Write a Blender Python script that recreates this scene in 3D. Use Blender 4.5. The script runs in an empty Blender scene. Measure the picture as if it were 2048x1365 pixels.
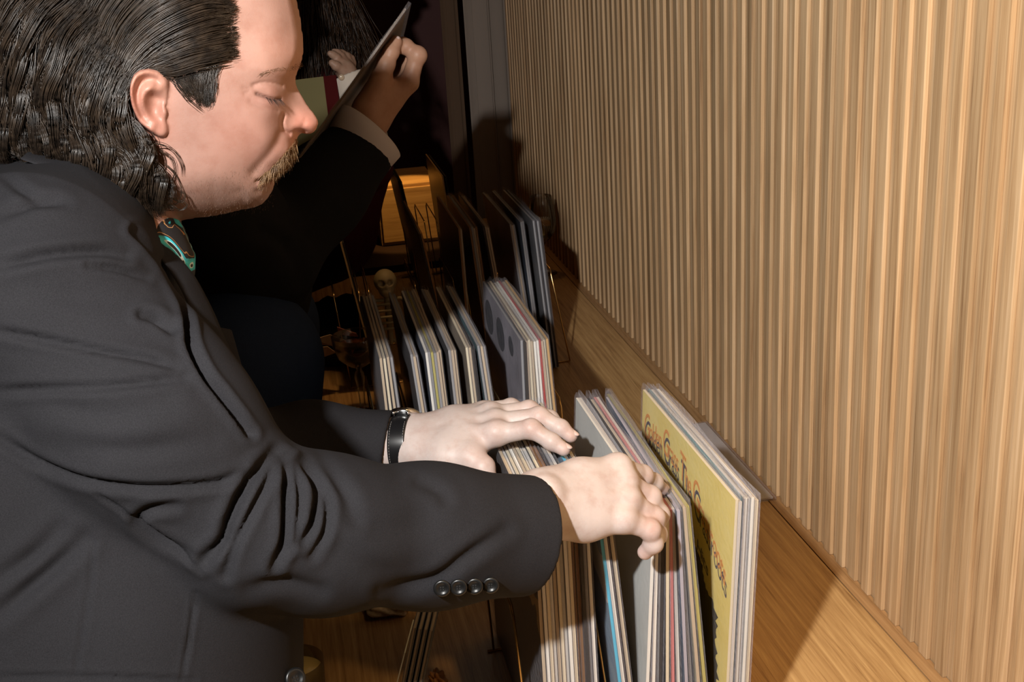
import bpy, bmesh, math, random
import numpy as np
from mathutils import Vector, Matrix

random.seed(7)
rng = np.random.default_rng(7)
scene = bpy.context.scene
COL = scene.collection

# ---------------------------------------------------------------- camera, world, lights, exposure
FPX = 2390.83
CAM = np.array([0.0, 0.0, 1.775])
CR = np.array([0.9795, -0.1922, -0.0598]); CU = np.array([0.1189, 0.3129, 0.9423])
CU = CU - CR * (CU @ CR) / (CR @ CR); CR /= np.linalg.norm(CR); CU /= np.linalg.norm(CU)
CW = np.cross(CU, CR)
cam_data = bpy.data.cameras.new('camera'); cam = bpy.data.objects.new('camera', cam_data); COL.objects.link(cam)
M = Matrix.Identity(4)
for i in range(3):
    M[i][0] = CR[i]; M[i][1] = CU[i]; M[i][2] = -CW[i]; M[i][3] = CAM[i]
cam.matrix_world = M
cam_data.sensor_width = 36.0; cam_data.sensor_fit = 'HORIZONTAL'
cam_data.lens = FPX / 2048 * 36.0
cam_data.clip_start = 0.02
scene.camera = cam

w = bpy.data.worlds.new('world'); scene.world = w; w.use_nodes = True
w.node_tree.nodes['Background'].inputs[0].default_value = (1.0, 0.50, 0.22, 1)
w.node_tree.nodes['Background'].inputs[1].default_value = 0.012

def lamp(name, kind, loc, energy, color, target=None, **kw):
    d = bpy.data.lights.new(name, kind); d.energy = energy; d.color = color
    for k, v in kw.items(): setattr(d, k, v)
    o = bpy.data.objects.new(name, d); COL.objects.link(o); o.location = loc
    if target is not None:
        o.rotation_euler = (Vector(target) - Vector(loc)).to_track_quat('-Z', 'Y').to_euler()
    return o
# hand-held flash of the photographer, up and to the left of the lens
lamp('camera_flash', 'SPOT', (-0.335, 0.04, 2.13), 175, (1.0, 0.965, 0.92), (0.68, 0.92, 1.52), spot_size=2.1, spot_blend=1.0, shadow_soft_size=0.022)
# warm ceiling downlights of the bar
lamp('ceiling_downlight', 'SPOT', (0.50, 0.70, 2.66), 42, (1.0, 0.62, 0.24), (0.66, 0.95, 0.9), spot_size=0.95, spot_blend=0.9, shadow_soft_size=0.06)
lamp('ceiling_downlight_far', 'SPOT', (0.50, 3.25, 2.66), 5, (1.0, 0.50, 0.16), (0.66, 3.2, 1.9), spot_size=1.5, spot_blend=0.9, shadow_soft_size=0.04)
lamp('ceiling_downlight_middle', 'SPOT', (0.20, 2.15, 2.66), 20, (1.0, 0.58, 0.24), (0.06, 2.15, 0.9), spot_size=0.36, spot_blend=0.8, shadow_soft_size=0.05)
lamp('cabinet_lamp', 'SPOT', (0.31, 3.23, 1.55), 15, (1.0, 0.56, 0.17), (0.31, 3.37, 1.04), spot_size=0.50, spot_blend=0.35, shadow_soft_size=0.015)

scene.view_settings.view_transform = 'Standard'
scene.view_settings.look = 'None'
scene.view_settings.exposure = 0.0
scene.view_settings.gamma = 1.0
scene.view_settings.use_curve_mapping = False

# ---------------------------------------------------------------- pixel <-> world (2048 x 1365 photograph)
def ray(px, py):
    return (px - 1024) / FPX * CR - (py - 682.5) / FPX * CU + CW
def at(px, py, depth):
    return CAM + ray(px, py) * depth
def on_axis(px, py, axis, val):
    d = ray(px, py); return CAM + d * ((val - CAM[axis]) / d[axis])
def project(P):
    q = P - CAM; z = q @ CW
    return np.stack([1024 + FPX * (q @ CR) / z, 682.5 - FPX * (q @ CU) / z], -1)

# ---------------------------------------------------------------- materials
MATS = {}
def mat(name, color=(.5, .5, .5), rough=.5, metal=0., spec=.5, **kw):
    if name in MATS: return MATS[name]
    m = bpy.data.materials.new(name); m.use_nodes = True
    b = m.node_tree.nodes['Principled BSDF']
    b.inputs['Base Color'].default_value = (*color, 1); b.inputs['Roughness'].default_value = rough
    b.inputs['Metallic'].default_value = metal; b.inputs['Specular IOR Level'].default_value = spec
    for k, v in kw.items(): b.inputs[k].default_value = v
    MATS[name] = m; return m
class NT:
    def __init__(s, m): s.t = m.node_tree; s.b = s.t.nodes['Principled BSDF']
    def n(s, typ, **kw):
        n = s.t.nodes.new(typ)
        for k, v in kw.items():
            if k.startswith('i_'): n.inputs[int(k[2:]) if k[2:].isdigit() else k[2:].replace('_', ' ')].default_value = v
            else: setattr(n, k, v)
        return n
    def l(s, a, b): s.t.links.new(a, b)
    def ramp(s, fac, stops, interp='LINEAR'):
        r = s.n('ShaderNodeValToRGB'); r.color_ramp.interpolation = interp
        el = r.color_ramp.elements
        while len(el) < len(stops): el.new(0.5)
        for e, (p, c) in zip(el, stops): e.position = p; e.color = (*c, 1)
        s.l(fac, r.inputs[0]); return r.outputs[0]

def wood(name, stops, scale, rough=.45, bump=.12, rand=True, axis_scale=(60, 60, 1.2), spec=.4, var=.25):
    m = mat(name, rough=rough, spec=spec); k = NT(m)
    tc = k.n('ShaderNodeTexCoord'); mp = k.n('ShaderNodeMapping'); mp.inputs['Scale'].default_value = axis_scale
    vec = tc.outputs['Object']
    oi = k.n('ShaderNodeObjectInfo')
    if rand:
        mul = k.n('ShaderNodeVectorMath', operation='MULTIPLY_ADD')
        k.l(oi.outputs['Random'], mul.inputs[0]); mul.inputs[1].default_value = (7, 9, 31); k.l(vec, mul.inputs[2]); vec = mul.outputs[0]
    k.l(vec, mp.inputs['Vector'])
    n1 = k.n('ShaderNodeTexNoise', i_Scale=scale, i_Detail=5, i_Roughness=.62, i_Distortion=.6); k.l(mp.outputs[0], n1.inputs['Vector'])
    n2 = k.n('ShaderNodeTexNoise', i_Scale=scale * 5, i_Detail=3, i_Roughness=.7); k.l(mp.outputs[0], n2.inputs['Vector'])
    mx = k.n('ShaderNodeMath', operation='MULTIPLY_ADD', i_1=.38); k.l(n2.outputs[0], mx.inputs[0]); k.l(n1.outputs[0], mx.inputs[2])
    sub = k.n('ShaderNodeMath', operation='SUBTRACT', i_1=.19); k.l(mx.outputs[0], sub.inputs[0])
    col = k.ramp(sub.outputs[0], stops)
    if rand:
        hs = k.n('ShaderNodeHueSaturation'); k.l(col, hs.inputs['Color'])
        a = k.n('ShaderNodeMath', operation='MULTIPLY_ADD', i_1=var, i_2=1 - var / 2); k.l(oi.outputs['Random'], a.inputs[0]); k.l(a.outputs[0], hs.inputs['Value'])
        col = hs.outputs[0]
    k.l(col, k.b.inputs['Base Color'])
    bp = k.n('ShaderNodeBump', i_Strength=bump, i_Distance=.002); k.l(sub.outputs[0], bp.inputs['Height']); k.l(bp.outputs[0], k.b.inputs['Normal'])
    return m
OAK_STOPS = [(.27, (.25, .140, .066)), (.40, (.40, .252, .130)), (.55, (.50, .335, .185)), (.72, (.61, .43, .26))]
m_slat = wood('oak_slat', OAK_STOPS, 1.0, axis_scale=(90, 90, 2.0), var=.34)
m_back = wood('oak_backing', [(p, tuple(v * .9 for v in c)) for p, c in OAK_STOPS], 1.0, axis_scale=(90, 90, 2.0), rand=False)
m_counter = wood('oak_counter', [(.25, (.20, .098, .032)), (.42, (.39, .225, .088)), (.58, (.49, .30, .125)), (.75, (.60, .39, .175))], 1.0, axis_scale=(130, 4.0, 130), rand=False, rough=.38, spec=.45, bump=.1)
m_strip = wood('oak_strip', [(.25, (.22, .115, .045)), (.5, (.36, .205, .09)), (.75, (.46, .28, .13))], 1.0, axis_scale=(120, 3.0, 120), rand=False, rough=.4)

# ---------------------------------------------------------------- mesh helpers
def new_mesh(name, verts, faces, smooth=False):
    verts = np.ascontiguousarray(verts, dtype=np.float32)
    me = bpy.data.meshes.new(name)
    if isinstance(faces, np.ndarray):
        n, k = faces.shape
        me.vertices.add(len(verts)); me.vertices.foreach_set('co', verts.ravel())
        me.loops.add(n * k); me.loops.foreach_set('vertex_index', faces.astype(np.int32).ravel())
        me.polygons.add(n); me.polygons.foreach_set('loop_start', np.arange(0, n * k, k, dtype=np.int32))
        me.update(calc_edges=True); me.validate()
    else:
        me.from_pydata([tuple(map(float, v)) for v in verts], [], faces); me.update()
    if smooth: me.polygons.foreach_set('use_smooth', np.ones(len(me.polygons), dtype=bool))
    return me
def link(name, me, mats=None, parent=None, loc=None):
    o = bpy.data.objects.new(name, me); COL.objects.link(o)
    if mats is not None and me is not None:
        for m in (mats if isinstance(mats, (list, tuple)) else [mats]): me.materials.append(m)
    if parent is not None: o.parent = parent
    if loc is not None: o.location = loc
    return o
def tag(o, label=None, cat=None, group=None, kind=None):
    if label: o['label'] = label
    if cat: o['category'] = cat
    if group: o['group'] = group
    if kind: o['kind'] = kind
    return o
def empty(name, loc, label=None, cat=None, group=None):
    o = bpy.data.objects.new(name, None); COL.objects.link(o); o.location = loc; o.empty_display_size = .05
    return tag(o, label, cat, group)
def bm_obj(name, bm, mats, parent=None, smooth=False, loc=None):
    me = bpy.data.meshes.new(name); bm.to_mesh(me); bm.free()
    if smooth: me.polygons.foreach_set('use_smooth', np.ones(len(me.polygons), dtype=bool))
    return link(name, me, mats, parent, loc)
def add_box(bm, lo, hi, bevel=0):
    lo = Vector(lo); hi = Vector(hi)
    r = bmesh.ops.create_cube(bm, size=1)
    bmesh.ops.scale(bm, vec=hi - lo, verts=r['verts']); bmesh.ops.translate(bm, vec=(lo + hi) / 2, verts=r['verts'])
    if bevel:
        es = list({e for v in r['verts'] for e in v.link_edges})
        bmesh.ops.bevel(bm, geom=es, offset=bevel, segments=2, affect='EDGES', profile=.6)
def box(name, lo, hi, m, parent=None, bevel=0):
    bm = bmesh.new(); add_box(bm, lo, hi, bevel); return bm_obj(name, bm, m, parent)
def tubes(paths, radii, sides=6, cap=True):
    """paths (N,K,3), radii (N,K) or (K,) -> verts, quads (+ cone-like closed ends through shrinking radii)"""
    P = np.asarray(paths, float); N, K, _ = P.shape
    R = np.broadcast_to(np.asarray(radii, float), (N, K))
    T = np.gradient(P, axis=1); T /= np.linalg.norm(T, axis=2, keepdims=True) + 1e-12
    ref = np.where(np.abs(T[:, :1, 2:3]) > .9, np.array([1., 0, 0]), np.array([0, 0, 1.]))
    A = np.cross(T, np.broadcast_to(ref, T.shape)); A /= np.linalg.norm(A, axis=2, keepdims=True) + 1e-12
    B = np.cross(T, A)
    ang = np.arange(sides) / sides * 2 * np.pi
    V = P[:, :, None] + R[:, :, None, None] * (np.cos(ang)[None, None, :, None] * A[:, :, None] + np.sin(ang)[None, None, :, None] * B[:, :, None])
    idx = np.arange(N * K * sides).reshape(N, K, sides)
    a = idx[:, :-1]; b = idx[:, 1:]
    q = np.stack([a, np.roll(a, -1, 2), np.roll(b, -1, 2), b], -1).reshape(-1, 4)
    V = V.reshape(-1, 3)
    return V, q
def smooth_path(pts, n):
    """Catmull-Rom through pts -> n points"""
    p = np.asarray(pts, float); p = np.vstack([2 * p[0] - p[1], p, 2 * p[-1] - p[-2]])
    m = len(p) - 3; t = np.linspace(0, m - 1e-9, n); i = t.astype(int); f = (t - i)[:, None]
    a, b, c, d = p[i], p[i + 1], p[i + 2], p[i + 3]
    return .5 * (2 * b + (c - a) * f + (2 * a - 5 * b + 4 * c - d) * f ** 2 + (3 * b - a - 3 * c + d) * f ** 3)
def tube_obj(name, pts, r, m, parent=None, n=None, sides=8, curve=False):
    p = smooth_path(pts, n or 24) if curve else np.asarray(pts, float)
    p = np.vstack([p[:1] - 1e-4 * (p[1] - p[0]), p, p[-1:] + 1e-4 * (p[-1] - p[-2])])
    rr = np.full(len(p), r); rr[0] = rr[-1] = r * .05
    V, q = tubes(p[None], rr[None], sides)
    return link(name, new_mesh(name, V, q, True), m, parent)
def lathe(name, prof, m, parent=None, seg=40, loc=None):
    """prof list of (r, z)"""
    pr = np.array(prof, float); a = np.arange(seg) / seg * 2 * np.pi
    V = np.stack([pr[:, None, 0] * np.cos(a), pr[:, None, 0] * np.sin(a), np.repeat(pr[:, 1:2], seg, 1)], -1).reshape(-1, 3)
    i = np.arange(len(pr) * seg).reshape(len(pr), seg)
    q = np.stack([i[:-1], np.roll(i[:-1], -1, 1), np.roll(i[1:], -1, 1), i[1:]], -1).reshape(-1, 4)
    return link(name, new_mesh(name, V, q, True), m, parent, loc)

# ---------------------------------------------------------------- setting
WX = 0.683; CZ = 0.900; PITCH = 0.0381
m_floor = mat('dark_floor', (.05, .03, .02), .6); m_ceil = mat('dark_ceiling', (.06, .045, .035), .8)
m_red = mat('oxblood_wall', (.075, .012, .010), .6)
tag(box('floor', (-3.0, -2.0, -.05), (1.2, 5.2, 0), m_floor), kind='structure')
tag(box('ceiling', (-3.0, -2.0, 2.70), (1.2, 5.2, 2.75), m_ceil), kind='structure')
tag(box('wall_back', (-3.0, 4.4, 0), (1.2, 4.5, 2.70), m_red), kind='structure')
wall = tag(box('wall_right', (WX + .006, -.6, 0), (WX + .10, 3.66, 2.70), m_back), kind='structure')
bm = bmesh.new(); add_box(bm, (0, 0, 0), (.006, .0195, 2.70 - CZ - .001), .0012)
sme = bpy.data.meshes.new('slat'); bm.to_mesh(sme); bm.free(); sme.materials.append(m_slat)
i0 = 61.756 * PITCH
n = 0
y = i0 - PITCH * 78
for k in range(-34, 79):
    yy = i0 - PITCH * k
    if -.1 < yy < 3.65:
        o = link('slat', sme, None, wall, (WX, yy, CZ + .0005)); n += 1
# counter: board, back strip, front panel
tag(box('trim_1', (WX - .016, -.5, CZ - .04), (WX + .005, 3.66, CZ + .0004), m_strip), kind='structure')
counter = empty('counter', (0.2, 1.6, 0), 'long oak counter running along the slatted wall under the record racks', 'counter')
def child_box(name, lo, hi, m, p, bevel=0):
    o = box(name, Vector(lo) - p.location, Vector(hi) - p.location, m, p, bevel); return o
child_box('counter_top', (-.13, -.5, CZ - .04), (WX - .017, 3.66, CZ), m_counter, counter, .0015)
child_box('front_panel', (-.08, -.5, .08), (-.06, 3.66, CZ - .041), m_strip, counter)
child_box('plinth', (-.05, -.5, 0), (.0, 3.66, .08), mat('plinth_black', (.02, .02, .02)), counter)

# far curtain panel past the end of the slatted wall
m_curt = mat('curtain_cloth', (.25, .21, .18), .9)
k = NT(m_curt); wv = k.n('ShaderNodeTexNoise', i_Scale=260, i_Detail=2); bp = k.n('ShaderNodeBump', i_Strength=.25, i_Distance=.002); k.l(wv.outputs[0], bp.inputs['Height']); k.l(bp.outputs[0], k.b.inputs['Normal'])
def curtain(name, x0, x1, y0, z0, z1, folds, amp, m, label):
    nx, nz = 90, 10
    u = np.linspace(0, 1, nx); yy = y0 + amp * (np.sin(u * folds * 2 * np.pi) + .35 * np.sin(u * folds * 4.6 * np.pi + 1.1))
    xx = x0 + (x1 - x0) * u + .012 * np.sin(u * folds * 4 * np.pi)
    F = []; V = []
    for s in (0, .004):
        for z in np.linspace(z0, z1, nz):
            V.append(np.stack([xx, yy + s, np.full(nx, z)], -1))
    V = np.concatenate(V); i = np.arange(2 * nz * nx).reshape(2, nz, nx)
    for s in range(2):
        F.append(np.stack([i[s, :-1, :-1], i[s, :-1, 1:], i[s, 1:, 1:], i[s, 1:, :-1]], -1).reshape(-1, 4)[:, ::(1 if s == 0 else -1)])
    e = lambda A, B: np.stack([A[:-1], B[:-1], B[1:], A[1:]], -1)
    F += [e(i[0, 0], i[1, 0]), e(i[1, -1], i[0, -1]), e(i[1, :, 0], i[0, :, 0]), e(i[0, :, -1], i[1, :, -1])]
    return tag(link(name, new_mesh(name, V, np.concatenate(F), True), m), label, 'curtain')
curtain('curtain', .565, .72, 3.72, .01, 2.69, 1.6, .012, m_curt, 'pale grey-brown curtain hanging past the far end of the slatted wall')
curtain('curtain', .50, .556, 3.76, .01, 2.69, .9, .010, mat('curtain_brown', (.10, .06, .035), .9), 'narrow dark brown curtain hanging left of the pale curtain')

# lit wooden cabinet at the far end of the counter
m_cab = wood('cabinet_wood', [(.25, (.34, .19, .07)), (.5, (.50, .30, .12)), (.75, (.58, .37, .17))], 1.0, axis_scale=(4, 60, 60), rand=False)
cab = empty('wooden_cabinet', (.31, 3.45, CZ), 'pale wooden cabinet box glowing amber behind the farthest dark records', 'cabinet')
child_box('body', (.225, 3.36, CZ + .02), (.395, 3.60, 1.095), m_cab, cab, .003)
child_box('base', (.12, 3.14, CZ), (.46, 3.61, CZ + .02), mat('dark_stained_base', (.022, .010, .006), .7, spec=.2), cab)
child_box('door', (.232, 3.352, CZ + .03), (.388, 3.36, 1.085), m_cab, cab, .002)

# ---------------------------------------------------------------- records
m_plastic = bpy.data.materials.new('clear_plastic'); m_plastic.use_nodes = True
k = NT(m_plastic); t = k.t; out = t.nodes['Material Output']
k.b.inputs['Base Color'].default_value = (.74, .72, .78, 1); k.b.inputs['Roughness'].default_value = .13; k.b.inputs['Specular IOR Level'].default_value = .6
tr = k.n('ShaderNodeBsdfTransparent'); tr.inputs[0].default_value = (.97, .97, .98, 1)
fr = k.n('ShaderNodeFresnel', i_IOR=1.5)
mx = k.n('ShaderNodeMixShader'); ad = k.n('ShaderNodeMath', operation='MULTIPLY_ADD', i_1=.26, i_2=.035, use_clamp=True)
k.l(fr.outputs[0], ad.inputs[0]); k.l(ad.outputs[0], mx.inputs[0]); k.l(tr.outputs[0], mx.inputs[1]); k.l(k.b.outputs[0], mx.inputs[2]); k.l(mx.outputs[0], out.inputs[0])
nz = k.n('ShaderNodeTexNoise', i_Scale=45, i_Detail=2); bp = k.n('ShaderNodeBump', i_Strength=.5, i_Distance=.004); k.l(nz.outputs[0], bp.inputs['Height']); k.l(bp.outputs[0], k.b.inputs['Normal'])

def cover_mat(name, cols, scale=6., kind='blotch', rough=.35):
    if name in MATS: return MATS[name]
    m = mat(name, cols[0], rough); k = NT(m)
    uv = k.n('ShaderNodeUVMap')
    nzz = k.n('ShaderNodeTexNoise', i_Scale=scale, i_Detail=3, i_Roughness=.6); k.l(uv.outputs[0], nzz.inputs['Vector'])
    nn = len(cols)
    if nn == 1: stops = [(0, tuple(c * .93 for c in cols[0])), (1, tuple(min(1, c * 1.07) for c in cols[0]))]
    else: stops = [(.3 + .4 * i / (nn - 1), c) for i, c in enumerate(cols)]
    k.l(k.ramp(nzz.outputs[0], stops, 'CONSTANT' if kind == 'hard' else 'LINEAR'), k.b.inputs['Base Color'])
    return m
def edge_mat(c):
    nm = 'card_edge_%02d%02d%02d' % tuple(int(v * 99) for v in c)
    return mat(nm, c, .75, spec=.2)

RL = .315
def record(xt, xb, yn, label, group, face, edge, thick=.0034, yoff=0., plastic=True, flap=.006, length=RL, yaw=0.):
    """one sleeve standing on its bottom edge: bottom at X=xb, top at X=xt, near edge at Y=yn"""
    h = math.sqrt(max(1e-6, length ** 2 - (xt - xb) ** 2))
    root = empty('record_sleeve', (xb, yn + yoff, CZ + .0035), label, 'record', group)
    tx, tz = (xt - xb) / length, h / length                 # up direction in XZ ; normal
    nx, nz_ = tz, -tx
    def P(s, y, n_): return (tx * s + nx * n_ + yaw * y, y, tz * s + nz_ * n_)
    V = [P(s, y, n_) for n_ in (0, thick) for s in (0, length) for y in (0, length)]
    F = [(0, 1, 3, 2), (4, 6, 7, 5), (0, 2, 6, 4), (1, 5, 7, 3), (2, 3, 7, 6), (0, 4, 5, 1)]
    me = new_mesh('cover', V, F); c = link('cover', me, [face, edge], root)
    for i, p in enumerate(me.polygons): p.material_index = 0 if i < 2 else 1
    uv = me.uv_layers.new(name='UVMap')
    for l in me.loops:
        vi = l.vertex_index; uv.data[l.index].uv = (1 - (vi & 1), 1 if vi & 2 else 0)
    if plastic:
        m_ = 9; e = .0011; ys = np.linspace(-.003, length + .003, m_)
        V = []; ph = random.random() * 6
        for side, n_ in ((0, -e), (1, thick + e)):
            for j, s in enumerate((-.0, length * .8, length + .001, length + flap)):
                for i, y in enumerate(ys):
                    wv = 0 if j < 3 else .0011 * math.sin(i * 1.1 + ph + side)
                    dz = 0 if j < 3 else .0018 * math.sin(i * 1.0 + ph * 2)
                    nn = n_ if j < 3 else (thick / 2 + (n_ - thick / 2) * .5)
                    V.append(P(s + dz, y, nn + wv))
        F = []
        for side in (0, 1):
            b = side * 4 * m_
            for j in range(3):
                for i in range(m_ - 1):
                    q = (b + j * m_ + i, b + j * m_ + i + 1, b + (j + 1) * m_ + i + 1, b + (j + 1) * m_ + i); F.append(q if side else q[::-1])
        for i in (0, m_ - 1):
            for j in range(3):
                a, b2 = j * m_ + i, (j + 1) * m_ + i; q = (a, b2, b2 + 4 * m_, a + 4 * m_); F.append(q if i else q[::-1])
        link('plastic_sleeve', new_mesh('plastic_sleeve', V, F), m_plastic, root)
    return root, c, P

ORD = ['first', 'second', 'third', 'fourth', 'fifth', 'sixth', 'seventh', 'eighth', 'ninth', 'tenth', 'eleventh', 'twelfth', 'thirteenth', 'fourteenth', 'fifteenth']
C_ = dict(white=(.78, .76, .70), cream=(.70, .62, .46), beige=(.52, .42, .30), brown=(.24, .12, .05), dark=(.03, .025, .022), grey=(.30, .30, .31), navy=(.05, .08, .14),
          blue=(.10, .22, .36), cyan=(.10, .48, .70), pink=(.62, .22, .22), red=(.45, .06, .05), green=(.52, .60, .50), olive=(.45, .40, .12), yellow=(.72, .60, .16), black=(.012, .012, .012), teal=(.10, .26, .30), tan=(.50, .32, .14), lilac=(.42, .40, .46))
def bundle(where, group, yn, xt, xb, specs, plastic=True, xts=None, yaws=None, thick=.0034, flap=.006, yj=.007):
    """specs: list of (edge colour name, cover material or colour name); xt, xb = (first, last) X of the top and bottom edges"""
    nrec = len(specs); out = []
    for i, (ec, fc) in enumerate(specs):
        f = i / max(1, nrec - 1)
        a = xt[0] + (xt[1] - xt[0]) * f; b = xb[0] + (xb[1] - xb[0]) * f
        if xts: a = xts[i]
        ln = RL - .004 * random.random() if i else RL
        fm = fc if not isinstance(fc, str) else cover_mat('cover_' + fc, [C_[fc], tuple(v * .55 for v in C_[fc])], 4)
        nm = fc if isinstance(fc, str) else fc.name.replace('cover_', '').replace('_', ' ')
        lab = '%s record, %s edge, %s from left in %s' % (nm, ec, ORD[i], where)
        out.append(record(a, b, yn, lab, group, fm, edge_mat(C_[ec]), thick, (random.random() - .3) * yj, plastic, flap, ln, yaws[i] if yaws else 0.))
    return out
cm = cover_mat
K = [C_[c] for c in ('white', 'dark', 'grey')]
tanprint = cm('cover_dark tan-printed', [C_['dark'], C_['dark'], C_['dark'], (.45, .28, .10), (.36, .22, .08)], 2.2, 'hard')
bluewhite = cm('cover_blue white and black', [(.30, .40, .48), (.24, .34, .44), (.75, .74, .70), (.03, .03, .04)], 2.0, 'hard')
paleg = cm('cover_pale green-grey', [(.54, .56, .53), (.60, .62, .59), (.62, .64, .61)], 3)
greyred = cm('cover_pale speckled', [(.50, .49, .50), (.56, .55, .55), (.56, .55, .55), (.55, .2, .16)], 9)
lightg = cm('cover_light grey', [(.60, .60, .58), (.66, .66, .64)], 5)
navyc = cm('cover_navy', [(.05, .08, .13), (.09, .13, .2), (.2, .25, .3)], 3)
yel = cm('cover_yellow', [(.84, .66, .18), (.88, .72, .24), (.90, .76, .30)], 3)
YF, YM, YR, YB = 1.02, 1.566, 2.264, 2.80

bundle('front bundle beneath the cuff', 'records in the front row', YF, (.188, .240), (.188, .243),
       [('beige', tanprint), ('white', 'dark'), ('cream', 'grey'), ('white', 'cream'), ('beige', 'dark'), ('cream', 'beige'), ('white', 'grey'), ('white', 'white'), ('cream', 'dark'),
        ('brown', 'brown'), ('brown', 'tan'), ('dark', 'dark'), ('grey', 'grey'), ('white', 'lilac')])
bundle('front bundle with cyan edge', 'records in the front row', YF, (.252, .263), (.2765, .288),
       [('cyan', bluewhite), ('white', 'red'), ('dark', 'dark'), ('cream', 'beige')], flap=.009)
bundle('front bundle under the right hand', 'records in the front row', YF, (.309, .347), (.290, .3675),
       [('white', paleg), ('white', greyred), ('dark', lightg), ('cream', 'dark'), ('pink', 'pink'), ('white', 'white'), ('lilac', navyc), ('grey', 'blue'), ('beige', 'cream'), ('olive', 'olive')], flap=.008, xts=[.3085, .312, .3185, .322, .3255, .329, .3325, .336, .3395, .343], yaws=[0, 0, .012, .012, .016, .016, .042, .042, .034, .016])
ybund = bundle('front bundle nearest the wall', 'records in the front row', YF, (.394, .415), (.3795, .4015),
       [('cream', yel), ('white', 'navy'), ('teal', 'teal'), ('white', 'grey'), ('white', 'lilac'), ('white', 'white'), ('cream', 'beige')], flap=.007)
bundle('leftmost middle-row bundle', 'records in the middle row', YM, (.086, .101), (.090, .114), [('beige', 'grey'), ('cream', 'grey'), ('beige', 'lilac'), ('grey', 'dark')], flap=.010)
bundle('second middle-row bundle', 'records in the middle row', YM, (.129, .136), (.149, .157), [('grey', 'dark'), ('beige', 'brown'), ('grey', 'dark')])
bundle('third middle-row bundle', 'records in the middle row', YM, (.150, .169), (.161, .181), [('white', 'navy'), ('grey', 'blue'), ('olive', 'olive'), ('grey', 'grey'), ('beige', 'beige'), ('beige', 'grey')])
bundle('fourth middle-row bundle', 'records in the middle row', YM, (.182, .190), (.192, .200), [('grey', 'black'), ('beige', 'dark'), ('beige', 'dark')])
bundle('fifth middle-row bundle', 'records in the middle row', YM, (.207, .215), (.219, .228), [('cream', 'beige'), ('beige', 'grey'), ('dark', 'dark')])
bundle('sixth middle-row bundle', 'records in the middle row', YM, (.224, .232), (.247, .256), [('grey', 'teal'), ('beige', 'dark'), ('grey', 'grey')])
mb = bundle('rightmost middle-row bundle', 'records in the middle row', YM, (.286, .322), (.281, .338),
       [('grey', 'lilac'), ('dark', 'dark'), ('beige', 'beige'), ('cream', 'grey'), ('beige', 'brown'), ('white', 'cream'), ('white', 'white'), ('red', 'pink'), ('beige', 'grey'), ('cream', 'tan'), ('tan', 'beige')])
bundle('third far-row bundle', 'records in the far row', YR, (.303, .307), (.306, .310), [('brown', 'black'), ('beige', 'dark')])
bundle('fourth far-row bundle', 'records in the far row', YR, (.325, .337), (.347, .360), [('brown', 'brown'), ('grey', 'dark'), ('beige', 'black'), ('brown', 'dark')])
bundle('fifth far-row bundle', 'records in the far row', YR, (.352, .360), (.386, .395), [('dark', 'dark'), ('beige', 'black'), ('beige', 'brown')])
bundle('sixth far-row bundle', 'records in the far row', YR, (.405, .412), (.435, .443), [('grey', 'lilac'), ('beige', 'grey'), ('grey', 'dark')])
bundle('navy far-row pair', 'records in the far row', YR, (.427, .431), (.450, .4545), [('grey', 'navy'), ('grey', 'navy')])
bundle('rightmost far-row bundle', 'records in the far row', YR, (.452, .464), (.474, .487), [('grey', 'grey'), ('dark', 'dark'), ('grey', 'navy'), ('dark', 'dark')])
bundle('second far-row pair', 'records in the far row', YR, (.225, .229), (.268, .2725), [('dark', 'black'), ('brown', 'black')], plastic=False)
bundle('leftmost far-row pair', 'records in the far row', YR, (.072, .076), (.118, .1225), [('tan', 'black'), ('dark', 'black')], plastic=False)
bundle('pair left of the amber cabinet', 'records in the farthest row', YB, (.240, .246), (.285, .292), [('dark', 'black'), ('dark', 'dark')], plastic=False)
bundle('pair before the amber cabinet', 'records in the farthest row', YB, (.345, .353), (.366, .374), [('tan', 'black'), ('dark', 'dark'), ], plastic=False)

# print on the yellow cover: lettering along an arch, a dark shaggy shape below
def decal(root, P, verts2, faces, n_, m, name):
    V = [P(RL - v[1], RL - v[0], n_) for v in verts2]        # v = (along from the far edge, down from the top)
    return link(name, new_mesh(name, V, faces), m, root)
def letters(txt, size):
    cu = bpy.data.curves.new('txt', 'FONT'); cu.body = txt; cu.size = size; cu.extrude = 0; cu.resolution_u = 3
    o = bpy.data.objects.new('txt', cu); COL.objects.link(o)
    dg = bpy.context.evaluated_depsgraph_get(); me = o.evaluated_get(dg).to_mesh()
    V = np.array([v.co[:2] for v in me.vertices]); F = [tuple(p.vertices) for p in me.polygons]
    wd = max(v[0] for v in V) if len(V) else size * .3
    o.evaluated_get(dg).to_mesh_clear(); bpy.data.objects.remove(o); bpy.data.curves.remove(cu)
    return V, F, wd
m_orange = mat('print_orange', (.80, .33, .07), .4); m_purple = mat('print_purple', (.085, .065, .09), .4); m_umber = mat('print_umber', (.05, .038, .015), .45)
root, cov, P = ybund[0]
def arch(x):                                      # baseline, distance below the top edge
    t = x / RL; return .060 - .10 * t * (1 - t) + .055 * t * t
def lay(txt, size, x0, x1, dy, n_, m, name, big=()):
    V, F, x = [], [], 0.
    parts = []
    for i, ch in enumerate(txt):
        s = size * (1.35 if i in big else 1.0)
        if ch == ' ': x += size * .22; continue
        v, f, wd = letters(ch, s); parts.append((v, f, x)); x += wd * .94 + .0006
    sc = (x1 - x0) / x
    for v, f, xo in parts:
        b = len(V)
        for p in v:
            px_ = x0 + (xo + p[0]) * sc; V.append((px_, arch(px_) + dy - p[1]))
        F += [tuple(b + i for i in ff) for ff in f]
    return decal(root, P, V, F, n_, m, name)
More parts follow.
